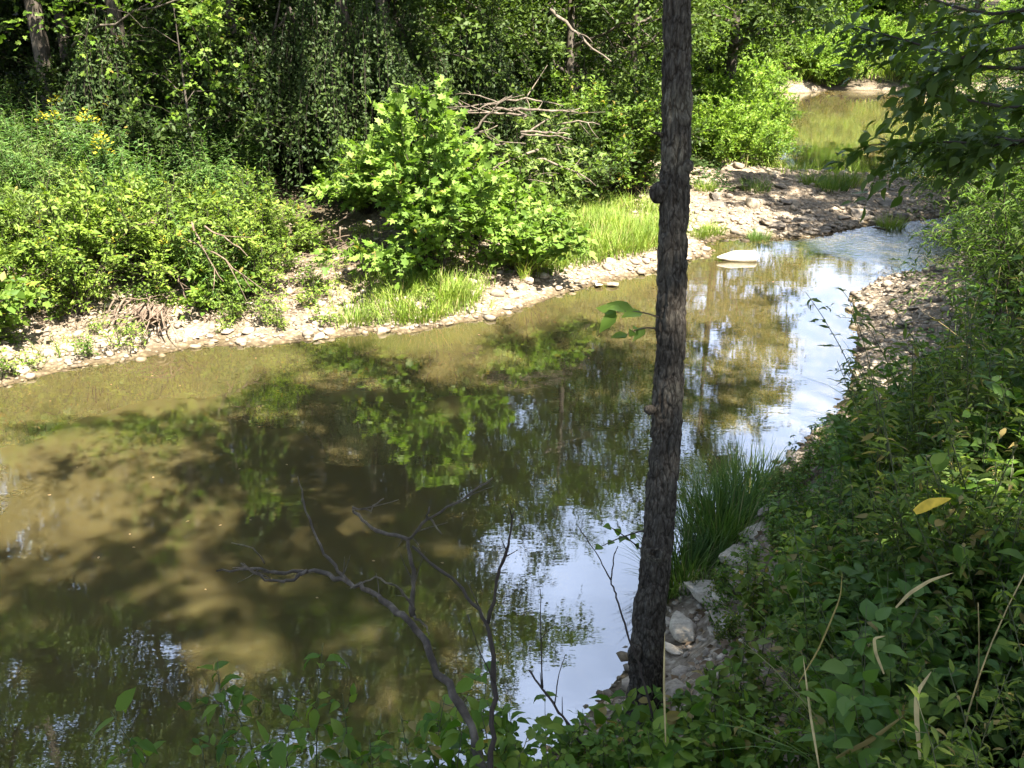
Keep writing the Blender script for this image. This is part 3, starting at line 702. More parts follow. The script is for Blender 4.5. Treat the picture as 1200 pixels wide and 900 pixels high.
for x, y, k, rz, s in ((-13, 16, 'tall', .3, 1.1), (-11, 19, 'broad', 1.3, 1.1), (-7, 19.5, 'broad', 2.2, 1.0), (-15, 22, 'low', 2.2, 1.3), (-9, 24, 'low', 4.2, 1.3), (-4, 21, 'low', .9, 1.2), (-1, 23, 'low', 3.2, 1.2),
                       (1.6, 24, 'broad', 5.2, .95), (-13, 12.3, 'tall2', 4.0, 1.0), (3.4, 27, 'low', .4, 1.2), (-6, 29, 'broad', 2.0, 1.2), (-14, 30, 'broad', 3.0, 1.3), (0, 32, 'broad', 1.1, 1.2), (-21, 20, 'broad', 5.0, 1.2)):
    T(k, x, y, 'dark leafy tree deep in the shaded woods on the left', rz, s, 'trees deep in the shaded woods')
for x, y, k, rz, s in ((4.6, 30, 'bright', .2, .75), (6.0, 36, 'bright', 1.9, .8), (3.6, 36, 'broad', 2.5, 1.0), (8.5, 47, 'bright', 3.3, .95), (13, 50, 'bright', 4.9, .95), (17.5, 49, 'bright', .8, 1.0), (22, 46, 'bright', 2.7, 1.0),
                       (10.6, 56, 'broad', 1.7, 1.2), (20, 57, 'broad', .5, 1.2), (27, 50, 'broad', 3.1, 1.3), (30, 40, 'bright', 4.1, 1.1), (4, 55, 'broad', 2.2, 1.3), (15, 62, 'bright', 5.5, 1.2)):
    T(k, x, y, 'sunlit leafy tree beyond the upper pool', rz, s, 'sunlit trees beyond the upper pool')
# trees of the near bank whose crowns shade the water and the weeds
for k, x, y, lab, rz, q in (('lofty', 4.3, .9, 'lofty unseen near-bank tree, small high crown placed to shade mid-creek', 2.0, .9), ('dapple', 6.6, -1.4, 'tall near-bank tree beside the path', .7, 1.0), ('shade', 4.3, -3.3, 'tall near-bank tree whose crown shades the weeds', 2.0, .95), ('fleck', 7.8, 3.4, 'tall near-bank tree shading the weedy slope', 1.1, 1.0),  # lofty: unseen tree added, its crown set to shade the middle of the creek
                            ('fleck', 5.4, .6, 'tall near-bank tree just off the weedy slope', 4.0, .98), ('dapple', 11.0, 7.4, 'tall near-bank tree above the willows', 3.9, 1.0), ('dapple', 12.2, 12.0, 'tall near-bank tree above the stony riffle', 5.2, .95),
                            ('shade', .2, -3.4, 'tall near-bank tree with its crown over the near water', 5.0, 1.0), ('shade', -3.4, -3.6, 'tall near-bank tree with its crown over the dark water', 3.0, .95), ('shade', 10.5, 17.5, 'tall near-bank tree beside the upper pool', 2.2, .7)):
    T(k, x, y, lab, rz, q, 'trees of the near bank')
T('dense', 5.0, 21.6, 'dark tree on the left shore of the upper pool above the bright bushes', 2.2, .95, 'trees of the far woods')
r = rng(33)
for i in range(46):
    x = r.uniform(-4, 42); y = 46 + r.uniform(0, 22)
    if i < 14: x, y = r.uniform(-18, 3), r.uniform(25, 42)
    put('woodland_shrub', FARW[i % 2], (x, y, gz(x, y) - .2), 'leafy shrub of the wood behind the far bank', 'shrub', 'shrubs of the wood behind the far bank', r.uniform(0, 6.28), r.uniform(1.5, 2.4))

for k, x, y, lab, rz, q in (('edge', -7.8, 12.9, 'slender tree at the wood edge above the goldenrod', .3, .72), ('edge', -5.2, 12.7, 'slender tree at the wood edge left of the vine curtain', 1.4, .95), ('edge', -2.3, 13.1, 'slender tree leaning over the vine curtain', 2.9, .95),
                            ('edge', -1.8, 13.2, 'slender tree behind the sycamore sapling', 4.1, .8), ('tall', -12.6, 12.4, 'tall leafy tree far left of the goldenrod', 1.1, 1.0), ('edge', -10.4, 11.6, 'slender tree at the far-left end of the bushes', 5.0, .95)):
    T(k, x, y, lab, rz, q)
put('tree', TREES['shade'], ground_at(9.0, 12.3), 'leafy tree over the right-hand end of the riffle', 'tree', 'trees of the near bank', 1.0, .8)

# understorey of the shaded woods
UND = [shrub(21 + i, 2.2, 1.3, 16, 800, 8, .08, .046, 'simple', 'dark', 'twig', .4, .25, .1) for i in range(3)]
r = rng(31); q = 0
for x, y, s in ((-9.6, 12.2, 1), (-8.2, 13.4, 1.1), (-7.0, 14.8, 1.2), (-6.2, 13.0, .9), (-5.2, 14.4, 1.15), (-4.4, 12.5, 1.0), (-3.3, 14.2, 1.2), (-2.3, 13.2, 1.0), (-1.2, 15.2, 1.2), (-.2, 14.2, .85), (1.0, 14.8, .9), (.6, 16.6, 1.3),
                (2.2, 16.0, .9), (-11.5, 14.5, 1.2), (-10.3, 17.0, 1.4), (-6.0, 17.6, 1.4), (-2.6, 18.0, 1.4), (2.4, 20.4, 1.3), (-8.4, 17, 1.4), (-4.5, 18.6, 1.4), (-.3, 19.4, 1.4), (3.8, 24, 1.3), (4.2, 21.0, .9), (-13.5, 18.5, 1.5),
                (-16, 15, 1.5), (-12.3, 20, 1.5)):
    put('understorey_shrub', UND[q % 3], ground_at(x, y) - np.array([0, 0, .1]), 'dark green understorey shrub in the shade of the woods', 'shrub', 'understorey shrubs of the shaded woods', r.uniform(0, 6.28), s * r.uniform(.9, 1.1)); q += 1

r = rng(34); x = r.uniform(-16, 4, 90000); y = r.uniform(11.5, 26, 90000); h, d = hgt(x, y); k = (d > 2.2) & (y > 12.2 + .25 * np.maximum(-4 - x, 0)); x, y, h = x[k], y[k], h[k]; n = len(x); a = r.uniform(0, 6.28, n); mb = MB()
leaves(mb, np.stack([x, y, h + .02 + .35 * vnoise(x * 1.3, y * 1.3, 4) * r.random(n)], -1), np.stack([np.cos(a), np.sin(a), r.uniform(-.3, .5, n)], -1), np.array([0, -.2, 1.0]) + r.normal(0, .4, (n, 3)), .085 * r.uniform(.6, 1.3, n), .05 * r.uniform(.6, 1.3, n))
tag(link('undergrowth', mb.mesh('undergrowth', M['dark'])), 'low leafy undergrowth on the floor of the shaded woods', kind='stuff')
# curtain of hanging vines
def vine_curtain(seed, w, h, n):
    r = rng(seed); sm, lm = MB(), MB()
    tube(sm, [(0, .3, -.1), (.05, .25, h * .5), (-.1, .1, h * .85), (-.2, -.1, h)], [.07, .06, .05, .03], 8)
    for i in range(n):
        a = r.uniform(-1, 1); x0 = a * w; y0 = r.uniform(-.5, .6); z0 = h * (1.08 - .55 * abs(a) ** 1.6) * r.uniform(.72, 1.05)
        ln = z0 * r.uniform(.35, .98); e = np.array([x0 * 1.08 + r.normal(0, .08), y0 - .45 * r.random(), z0 - ln]); s0 = np.array([x0 * .8, y0 * .6, z0])
        P = curve(s0, np.array([x0 * 1.1, y0 - .25, z0 - .2 * ln]), e, 10); tube(sm, P, np.linspace(.004, .002, 10), 3)
        k = int(50 * ln); t = r.random(k) * 8.99; i0 = t.astype(int); fr = (t - i0)[:, None]; p = P[i0] * (1 - fr) + P[i0 + 1] * fr + r.normal(0, .035, (k, 3))
        d = r.normal(0, .75, (k, 3)); d[:, 2] -= .6; d[:, 1] -= .3
        leaves(lm, p, d, np.array([0, -.8, .7]) + r.normal(0, .4, (k, 3)), .062 * r.uniform(.5, 1.3, k), .034 * r.uniform(.6, 1.2, k), 'simple', r.uniform(.3, 2.5, k))
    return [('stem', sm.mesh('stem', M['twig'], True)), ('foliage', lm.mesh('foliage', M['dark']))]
for (px, py, Y, w, h, sd, lab) in ((432, 225, 12.6, 1.0, 2.6, 41, 'large curtain of dark hanging vines behind the sycamore sapling'), (330, 200, 13.2, .8, 1.9, 42, 'smaller dark vine curtain left of the large one'),
                                   (560, 150, 14.4, .9, 2.6, 43, 'dark hanging vines behind the driftwood pile'), (255, 190, 13.6, .9, 2.3, 46, 'dark vine curtain behind the goldenrod'), (375, 215, 13.0, .8, 2.4, 47, 'narrow dark vine curtain beside the large one'), (165, 150, 14.2, .9, 2.2, 48, 'dark vine curtain behind the tall grey trunk'), (140, 150, 12.5, .55, 2.1, 50, 'slim dark vine curtain wrapping the slender tree above the goldenrod'), (490, 190, 13.6, .7, 2.5, 49, 'dark vine curtain right of the large one')):
    p = at_Y(px, py, Y); put('hanging_vine', vine_curtain(sd, w, h, 150), ground_at(p[0], Y), lab, 'vine', 'curtains of hanging vines')

MAP = tree(44, 3.3, .03, 1.5, 1.5, 7, 3, 6, 7, .08, .065, 'bush_mid', twl=.4, kind='lobed', shape=lambda f: .9)
for px, Y, rz, q, lab in ((215, 11.9, .4, .85, 'maple sapling with lit leaf sprays at the wood edge behind the goldenrod'), (150, 12.6, 2.0, .95, 'maple sapling just right of the tall grey trunk')):
    x = at_Y(px, 100, Y)[0]; put('maple_sapling', MAP, ground_at(x, Y), lab, 'sapling', None, rz, q)

# ------------------------------------------------------------------ shrubs and weeds of the sunlit left bank
SUNB = [shrub(51, .95, .78, 18, 300, 8, .078, .044, 'simple', 'bush', 'twig', .24, .2, .1, spike=.5), shrub(52, 1.15, .7, 16, 330, 9, .06, .033, 'simple', 'bush', 'twig', .3, .3, .12, spike=.6),
        shrub(53, .8, .85, 18, 280, 7, .10, .062, 'simple', 'bush_mid', 'twig', .22, .2, .1, spike=.3), shrub(54, 1.25, .65, 15, 300, 10, .075, .022, 'simple', 'pale', 'twig', .32, .35, .15, spike=.6)]
r = rng(61)
spots = [(-4.05, 9.95, 1), (-3.6, 10.35, 0), (-3.05, 10.5, 1), (-4.5, 10.2, 0), (-4.9, 9.8, 0), (-5.1, 10.6, 1), (-5.6, 9.75, 0), (-6.0, 10.3, 2), (-5.4, 9.2, 0), (-6.4, 9.3, 2), (-6.9, 9.9, 0), (-4.3, 10.9, 1), (-3.8, 11.2, 1), (-3.2, 11.3, 1),
         (-4.9, 11.3, 2), (-5.7, 11.0, 3), (-6.5, 10.8, 0), (-7.2, 10.9, 2), (-7.7, 9.9, 2), (-5.5, 8.55, 2), (-6.2, 8.5, 2), (-6.9, 8.7, 2), (-7.6, 8.9, 2), (-8.4, 9.3, 0), (-8.0, 10.4, 1), (-5.9, 8.15, 2), (-4.7, 9.35, 1),
         (-2.75, 11.2, 0), (-2.9, 10.15, 1), (-3.35, 9.95, 2), (-4.1, 10.5, 3), (-5.3, 10.1, 3), (-6.6, 10.2, 3), (-7.4, 9.4, 0), (-4.6, 10.6, 2)]
for i, (x, y, k) in enumerate(spots):
    g = ground_at(x + r.normal(0, .06), y + r.normal(0, .06))
    lab = ('low yellow-green shrub on the sunlit left bank', 'bushy yellow-green shrub on the sunlit left bank', 'mid-green vine-like shrub on the sunlit left bank', 'slender pale green shrub among the left-bank bushes')[k]
    put('bank_shrub', SUNB[k], g - np.array([0, 0, .05]), lab, 'shrub', 'shrubs crowding the sunlit left bank', r.uniform(0, 6.28), r.uniform(.62, 1.08) * (.66 if y > 10.55 else 1))
GOLD = [spike_weed(71, 1.15, 9), spike_weed(72, 1.0, 8), spike_weed(73, 1.1, 10, False)]
for i in range(64):
    x = r.uniform(-8.6, -3.2); y = 10.9 + r.uniform(0, 2.3) - .10 * (x + 6)
    k = (2, 2, 0, 2, 2, 1, 2, 2, 2, 2)[i % 10] if -8 < x < -4.3 else 2
    put('goldenrod', GOLD[k], ground_at(x, y), ('tall goldenrod with yellow plumes below the woods', 'shorter goldenrod with yellow plumes below the woods', 'leafy goldenrod still without flowers below the woods')[k], 'wildflower',
        'goldenrod stand below the woods', r.uniform(0, 6.28), r.uniform(.85, 1.25))
for i in range(26):
    x = r.uniform(-7.6, -3.0); y = r.uniform(9.3, 11.3)
    put('goldenrod', GOLD[2], ground_at(x, y), 'flowerless goldenrod sticking out of the left-bank shrubs', 'wildflower', 'goldenrod among the left-bank shrubs', r.uniform(0, 6.28), r.uniform(.8, 1.1))
FLO = weed(74, .55, 6, .06, .035, 'simple', 'bush_mid', 10, .12, flower=True)
for x, y in ((-5.0, 9.3), (-4.4, 9.6), (-5.9, 9.2), (-3.7, 9.75)):
    put('flowering_weed', FLO, ground_at(x, y) + np.array([0, 0, .35]), 'small yellow-flowered weed among the left-bank shrubs', 'wildflower', 'yellow-flowered weeds on the left bank', r.uniform(0, 6.28), .9)

SW = [weed(75, .28, 7, .04, .025, 'simple', 'bush_mid', 8, .08, .5), weed(76, .35, 6, .045, .02, 'simple', 'bush', 9, .08, .5), weed(77, .2, 9, .035, .025, 'simple', 'grass', 7, .07, .6)]
r = rng(78); n = 0
while n < 95:
    x = r.uniform(-7.2, -.6); y = r.uniform(7.4, 11.6); h, d = hgt(x, y)
    if d[0] < .12 or d[0] > 2.2 or vnoise(x * 1.7, y * 1.7, 6) < .42 or (x > -2.6 and r.random() < .6): continue
    put('shore_weed', SW[n % 3], ground_at(x, y), ('low green weed rooted among the stones of the left shore', 'thin yellow-green weed rooted among the stones of the left shore', 'tiny creeping weed among the stones of the left shore')[n % 3], 'weed', 'weeds on the left shore', r.uniform(0, 6.28), r.uniform(.6, 1.2)); n += 1
x = r.uniform(-7.5, .5, 9000); y = r.uniform(7.4, 11.6, 9000); h, d = hgt(x, y); k = (d > .45) & (d < 2.3) & (vnoise(x * 1.3 + 4, y * 1.3, 6) > .45); x, y, h = x[k], y[k], h[k]; n = len(x); a = r.uniform(0, 6.28, n); l = r.uniform(.06, .28, n)
P0 = np.stack([x, y, h + r.uniform(0, .05, n)], -1); DD = np.stack([np.cos(a), np.sin(a), r.uniform(-.15, .35, n)], -1) * l[:, None]; mb = MB(); tubes3(mb, np.stack([P0, P0 + DD * .5 + r.normal(0, .012, (n, 3)), P0 + DD], 1), r.uniform(.0015, .005, n))
tag(link('twig_litter', mb.mesh('twig_litter', M['rootw'])), 'washed-up dry twigs and straw on the left bank', kind='stuff')

# sycamore sapling, the bright bush in the middle
put('sycamore_sapling', shrub(81, 2.25, 1.22, 34, 900, 7, .092, .085, 'lobed', 'syc', 'twig', .3, .25, .14, dome=.64, sr=.011, flat=.65), ground_at(*at_z(505, 318, .3)[:2]),
    'large bright green sycamore sapling on the stony left shore', 'sapling')
put('shore_shrub', shrub(82, 1.05, .9, 20, 340, 8, .1, .075, 'simple', 'syc', 'twig', .28, .2, .1), ground_at(*at_z(615, 300, .4)[:2]), 'lower bright bush at the foot of the sycamore sapling', 'shrub')
put('shore_shrub', shrub(83, 1.0, .8, 16, 300, 8, .1, .075, 'simple', 'syc', 'twig', .26, .2, .1), ground_at(*at_z(432, 262, .6)[:2]), 'small bright bush left of the sycamore sapling by the root tangle', 'shrub')
put('shore_shrub', shrub(84, 1.75, .95, 16, 380, 8, .095, .06, 'simple', 'pale', 'twig', .3, .35, .15, dome=.4), ground_at(*at_Y(635, 215, 13.0)[:2]), 'pale leafy bush growing through the driftwood pile', 'shrub')
put('shore_shrub', shrub(85, 1.0, .8, 16, 300, 8, .09, .06, 'simple', 'far', 'twig', .26, .2, .1), ground_at(*at_Y(560, 230, 12.2)[:2]), 'small bush in front of the driftwood pile', 'shrub')
# hedge beyond, lit on its right flank
for i, (px, py, Y, s, lab) in enumerate(((690, 205, 15.2, 1.0, 'dark hedge bush in the shade behind the grass slope'), (740, 208, 15.6, 1.0, 'half-lit hedge bush just left of the dark trunk'), (650, 200, 16.0, 1.0, 'dark hedge bush behind the pale bush'))):
    g = at_Y(px, py, Y); put('hedge_bush', shrub(86 + i, 2.0, 1.0, 18, 520, 8, .085, .05, 'simple', 'bush_mid', 'twig', .32, .2, .1, dome=.45), ground_at(g[0], Y), lab, 'shrub', None, 0, s)
FARB = [shrub(91, 1.9, 1.2, 22, 620, 8, .10, .06, 'simple', 'far', 'twig', .3, .2, .08, dome=.5), shrub(92, 1.5, 1.3, 22, 560, 8, .09, .055, 'simple', 'far', 'twig', .3, .25, .05, dome=.5)]
for i, (px, Y, k, s) in enumerate(((800, 18.4, 0, .7), (838, 18.3, 0, .72), (868, 18.7, 1, .8), (893, 19.9, 1, .72), (850, 20.4, 0, .95), (880, 22.5, 1, .95), (820, 22.0, 0, 1.1), (888, 25.5, 1, .9), (870, 29, 0, 1.0), (850, 26, 0, 1.2), (884, 33, 1, 1.0), (770, 18.2, 1, .8),
                                   (745, 19.5, 0, 1.0), (780, 21.5, 0, 1.1))):
    x = at_Y(px, 200, Y)[0]; put('pool_bush', FARB[k], ground_at(x, Y), ('tall bright bush on the left shore of the upper pool', 'rounded bright bush on the left shore of the upper pool')[k], 'shrub', 'bright bushes beside the upper pool', r.uniform(0, 6.28), s)
for i in range(46):
    x = r.uniform(8.6, 24); y = 38.5 + r.uniform(0, 1) ** 2 * 7 + (1.0 if 13.6 < x < 16 else 0) ; s = r.uniform(.6, 1.15)
    put('pool_bush', FARB[i % 2], ground_at(x, y), 'bright green bush on the far bank of the upper pool', 'shrub', 'bushes on the far bank of the upper pool', r.uniform(0, 6.28), s)

# ------------------------------------------------------------------ stones
STN = [rock_mesh(100 + i, 'rock', (.28, .4, .55, .2, .33, .45)[i]) for i in range(6)]
STD = [rock_mesh(110 + i, 'rockd', (.28, .4, .2, .33)[i]) for i in range(4)]
def stone(me, x, y, s, lab, group, dz=.0, r=r):
    z = max(gz(x, y), -.02); return single('stone', me, (x, y, z + s * .08 + dz), lab, 'stone', group, r.uniform(0, 6.28), s, rot=(r.normal(0, .12), r.normal(0, .12), r.uniform(0, 6.28)))
r = rng(120)
n = 0
while n < 125:                                    # riffle
    x, y = r.uniform(1.6, 7.4), r.uniform(13.2, 19.4); h, d = hgt(x, y)
    if d[0] < -.15 or (x < 3 and r.random() < .6): continue
    big = r.random() ** 3
    dk = r.random() < (.75 if 14.2 < y < 17.5 and x > 3.2 else .15)
    stone((STD[n % 4] if dk else STN[n % 6]), x, y, .06 + .24 * big, 'dark damp stone on the riffle below the upper pool' if dk else 'pale limestone stone on the riffle below the upper pool', 'stones of the riffle'); n += 1
n = 0
while n < 90:                                    # left shore
    t = r.uniform(0, 1); px = 60 + 740 * t; y0 = at_z(px, float(np.interp(px, [0, 100, 230, 380, 480, 580, 660, 770, 830], [452, 424, 406, 398, 385, 372, 343, 318, 300])))
    a = abs(r.normal(0, .8)); x, y = y0[0] + r.normal(0, .1) - a * .35, y0[1] + a * .85; h, d = hgt(x, y)
    if d[0] < -.05 or h[0] > .5: continue
    stone(STN[n % 6], x, y, .035 + .11 * r.random() ** 2, 'pale limestone stone on the left shore', 'stones of the left shore'); n += 1
n = 0
while n < 40:                                     # damp slabs along the lower lip of the riffle
    t = r.random(); x, y = np.interp(t, [0, .3, .6, .8, 1], [3.0, 3.9, 4.9, 5.6, 7.2]) + r.normal(0, .1), np.interp(t, [0, .3, .6, .8, 1], [13.4, 13.75, 13.9, 14.4, 15.1]) + r.normal(.15, .2)
    stone(STD[n % 4], x, y, .06 + .16 * r.random() ** 2, 'dark damp slab along the lower lip of the riffle', 'slabs along the lower lip of the riffle'); n += 1
n = 0
while n < 40:                                     # ledge on the right
    x, y = r.uniform(3.2, 6.4), r.uniform(7.6, 13); h, d = hgt(x, y)
    if d[0] < -.08 or h[0] > .5: continue
    stone(STD[n % 4] if n % 3 else STN[n % 6], x, y, .05 + .2 * r.random() ** 2, 'flat grey stone on the right-hand ledge', 'stones of the right-hand ledge'); n += 1
w0 = at_z(864, 305, .0); single('flat_stone', rock_mesh(137, 'white', .8, None, 12), (w0[0], w0[1], .045), 'long white slab lying in the water below the riffle', 'stone', None, .1, (.40, .2, .17))
for px, py, z, s, sd, lab in ((803, 740, .12, (0.217, 0.145, 0.189), 132, 'pale block beside the dark trunk'), (830, 698, .12, (0.246, 0.189, 0.145), 133, 'broad flat slab just above the pale block'), (853, 718, .2, (0.189, 0.145, 0.145), 134, 'tan slab right of the pale block'),
                              (862, 665, .16, (0.203, 0.174, 0.131), 135, 'slab below the sedge clump'), (885, 640, .2, (0.189, 0.174, 0.131), 136, 'slab at the right foot of the sedge clump'), (815, 672, .06, (0.087, 0.072, 0.072), 137, 'small round stone under the sedge clump'),
                              (850, 745, .25, (0.189, 0.145, 0.131), 138, 'tan stone low among the weeds'), (905, 618, .2, (0.217, 0.145, 0.116), 139, 'grey slab half hidden in the weeds'), (790, 765, .08, (0.145, 0.102, 0.072), 140, 'small pale stone at the water line by the trunk'),
                              (840, 680, .1, (0.087, 0.072, 0.072), 141, 'small tan stone between the slabs'), (875, 690, .3, (0.145, 0.102, 0.087), 142, 'small slab at the weeds edge'), (372, 366, .3, (0.150, 0.100, 0.100), 143, 'large white stone on the left shore'),
                              (1015, 497, .15, (0.220, 0.140, 0.140), 144, 'tan slab at the edge of the ledge'), (1062, 372, .25, (0.200, 0.150, 0.160), 145, 'angular grey block on the ledge'), (718, 318, .2, (0.170, 0.120, 0.120), 146, 'pale block at the foot of the grass slope'),
                              (700, 325, .12, (0.140, 0.100, 0.100), 147, 'pale stone beside the pale block of the grass slope')):
    p = at_z(px, py, z); h = gz(p[0], p[1])
    single('flat_stone', rock_mesh(sd, 'rockd' if 'grey' in lab else 'pale_rock', .34), (p[0], p[1], max(h, 0) + s[2] * .22), lab, 'stone', None, sd * 1.7, s)
# uncountable gravel
r = rng(150); mb = MB(); V0, F0_ = ICO1; P = []
XY = np.stack([r.uniform(-7, 8, 90000), r.uniform(3, 20, 90000)], -1); H_, D_ = hgt(XY[:, 0], XY[:, 1])
ok = (D_ > -.06) & (H_ < np.where((XY[:, 1] < 9) & (XY[:, 0] > 0), .5, .55) + .2 * r.random(len(D_))) & (r.random(len(D_)) < np.exp(-np.maximum(D_, 0) / 1.6)); XY, H_ = XY[ok], H_[ok]; n = len(XY)
sz = .010 + .03 * r.random(n) ** 3 + .08 * r.random(n) ** 18
Q = nrm(r.normal(0, 1, (n, len(V0), 3)) * .16 + V0[None]) * np.stack([np.ones(n), r.uniform(.5, .9, n), r.uniform(.3, .6, n)], -1)[:, None] * sz[:, None, None]
a = r.uniform(0, 6.28, n); c, s = np.cos(a)[:, None], np.sin(a)[:, None]
Q = np.stack([Q[..., 0] * c - Q[..., 1] * s, Q[..., 0] * s + Q[..., 1] * c, Q[..., 2]], -1) + np.stack([XY[:, 0], XY[:, 1], H_ + sz * .2], -1)[:, None]
mb.add(Q, [(F0_[None] + (np.arange(n) * len(V0))[:, None, None]).reshape(-1, 3)])
tag(link('gravel', mb.mesh('gravel', M['gravel'])), 'pale limestone gravel strewn along both shores and the riffle', kind='stuff')

# ------------------------------------------------------------------ grass
def scatter(r, n, x0, x1, y0, y1, dmin, dmax, dens=None):
    x, y = r.uniform(x0, x1, n), r.uniform(y0, y1, n); h, d = hgt(x, y); k = (d > dmin) & (d < dmax)
    if dens is not None: k &= r.random(n) < dens(x, y, d)
    return np.stack([x[k], y[k], h[k] - .01], -1)
r = rng(160)
P = scatter(r, 90000, .1, 4.2, 10.8, 16.5, .4, 4.8, lambda x, y, d: np.clip(vnoise(x * 1.6, y * 1.6, 8) * 2.4 - .25, 0, 1) * np.clip((15.6 - y + (1.8 - x) * .8) / 2, 0, 1) * np.clip((3.0 - x) , .10, 1) * np.clip((d - .3) / .4, 0, 1))
tag(link('shore_grass', grass_patch(161, P, .36, .009)), 'bright green grass on the slope left of the dark trunk', kind='stuff')
P = scatter(r, 9000, -2.3, -.2, 9.3, 10.9, .12, 1.3, lambda x, y, d: np.exp(-((x + 1.05) / .55) ** 2) * np.clip(vnoise(x * 3, y * 3, 9) * 2.6 - .5, 0, 1))
tag(link('shore_grass', grass_patch(162, P, .28, .008)), 'grass at the water line below the sycamore sapling', kind='stuff')
P = scatter(r, 26000, -9, -1, 7.6, 12, .25, 3.2, lambda x, y, d: np.clip(vnoise(x * 2.2, y * 2.2, 10) * 2.2 - .95, 0, 1) * .8)
tag(link('bank_grass', grass_patch(163, P, .2, .006, mat='grass')), 'sparse grass between the left-bank shrubs', kind='stuff')
P = scatter(r, 60000, 8, 26, 37, 52, .35, 14, lambda x, y, d: np.clip(vnoise(x * .7, y * .7, 12) * 2.5 - .5, 0, 1))
tag(link('far_bank_grass', grass_patch(164, P, .75, .03, seg=3)), 'tall bright grass on the far bank of the upper pool', kind='stuff')
P = scatter(r, 16000, 4, 10, 18, 37, .2, 2.2, lambda x, y, d: (x < 9.6) * .3)
tag(link('pool_grass', grass_patch(165, P, .34, .014, seg=3)), 'green grass fringing the upper pool', kind='stuff')
CL = [clump_mesh(170, 260, .22, .26, .008, 'grass'), clump_mesh(171, 240, .25, .3, .009, 'sedge')]
for px, py, k, s, lab in ((885, 232, 1, 1.0, 'dark grass tuft on the upper riffle'), (835, 268, 0, .9, 'bright grass tuft at the left end of the riffle'), (820, 272, 0, .8, 'bright grass tuft beside the dark trunk'), (955, 222, 0, 1.3, 'bright grass tuft at the outlet of the upper pool'),
                          (990, 222, 0, 1.4, 'bright grass tuft right of the pool outlet'), (975, 228, 1, 1.1, 'bluish grass tuft in front of the pool outlet'), (890, 272, 1, .7, 'small dark tuft at the lower edge of the riffle'), (825, 235, 0, .8, 'small tuft high on the left of the riffle'),
                          (1045, 258, 0, 1.0, 'tuft by the right channel of the riffle'), (415, 372, 0, .8, 'small tuft on the left shore'), (470, 356, 0, 1.1, 'thick tuft at the water below the sapling'), (520, 352, 0, 1.3, 'broad tuft at the water right below the sapling'),
                          (497, 366, 0, 1.1, 'tuft dipping into the water below the sapling'), (545, 350, 0, 1.0, 'tuft right of the broad tuft'), (610, 315, 0, 1.0, 'tuft at the right foot of the lower bush'), (650, 300, 0, 1.1, 'tuft at the lower edge of the grass slope')):
    p = at_z(px, py, .12); g = ground_at(p[0], p[1]); g[2] = max(g[2], 0)
    single('grass_tuft', CL[k], g, lab, 'grass', None, px * .37, s)
for x, y, sd, nb, rad_, L, lab in ((1.40, 5.12, 172, 900, .24, .50, 'tall sedge clump at the water edge right of the dark trunk'), (1.10, 4.72, 173, 560, .2, .40, 'shorter sedge clump nearest the dark trunk'), (1.72, 5.62, 174, 560, .22, .44, 'sedge clump farthest along the right shore')):
    put('sedge_clump', [('grass_blades', clump_mesh(sd, nb, rad_, L, .007, 'sedge', (.02, .4), (.15, 1.0)))], ground_at(x, y), lab, 'grass')

# ------------------------------------------------------------------ near bank: weeds in the shade on the right
W_ = [weed(181, .75, 8, .055, .033, 'ovate', 'weed', 15), weed(182, .95, 7, .05, .03, 'ovate', 'weed2', 18), weed(183, .6, 9, .068, .044, 'ovate', 'weed', 11), weed(184, 1.05, 8, .05, .0145, 'ovate', 'weed3', 24, .09),
      weed(185, .5, 11, .04, .026, 'ovate', 'weed3', 12, .1), weed(186, .85, 6, .08, .052, 'ovate', 'weed2', 12, .16)]
WN = ['leafy_weed', 'tall_weed', 'broadleaf_weed', 'narrowleaf_weed', 'bushy_weed', 'tall_weed']
WL = ['leafy dark green weed on the shaded right bank', 'tall bluish green weed on the shaded right bank', 'broad-leaved green weed on the shaded right bank', 'tall narrow-leaved olive weed on the shaded right bank', 'low small-leaved olive weed on the shaded right bank',
      'large-leaved bluish weed on the shaded right bank']
r = rng(190); n = 0
while n < 520:
    y = 1.1 + 7.6 * r.random() ** 1.2; x = r.uniform(.5, .9) + (y - 1.2) * .40 + r.random() ** 1.5 * 3.4
    h, d = hgt(x, y)
    if d[0] < .55 or x > 1.2 + .68 * y or (y > 5.2 and d[0] < 1.75): continue
    if abs(x - .45) < .4 and y < 3: continue
    k = r.integers(0, 6); s = r.uniform(.45, 1.1) * (.55 if d[0] < .9 else .8 if d[0] < 1.4 else 1)
    if y < 2.2: s *= .8
    put(WN[k], W_[k], (x, y, h[0] - .02), WL[k], 'weed', 'weeds covering the shaded right bank', r.uniform(0, 6.28), s, tilt=(r.normal(0, .14), r.normal(0, .14))); n += 1
r = rng(191); n = 0
while n < 34:
    y = 2.6 + 4.4 * r.random(); x = .8 + (y - 1.2) * .42 + r.random() * 2.8; h, d = hgt(x, y)
    if d[0] < 1.2 or x > 1.1 + .66 * y or (y > 4.8 and d[0] < 2.2): continue
    k = (3, 1, 3)[n % 3]; put(WN[k], W_[k], (x, y, h[0] - .02), WL[k].replace('weed on', 'weed rising above its neighbours on'), 'weed', 'taller weeds of the shaded right bank', r.uniform(0, 6.28), r.uniform(.95, 1.18), tilt=(r.normal(0, .18), r.normal(0, .18))); n += 1
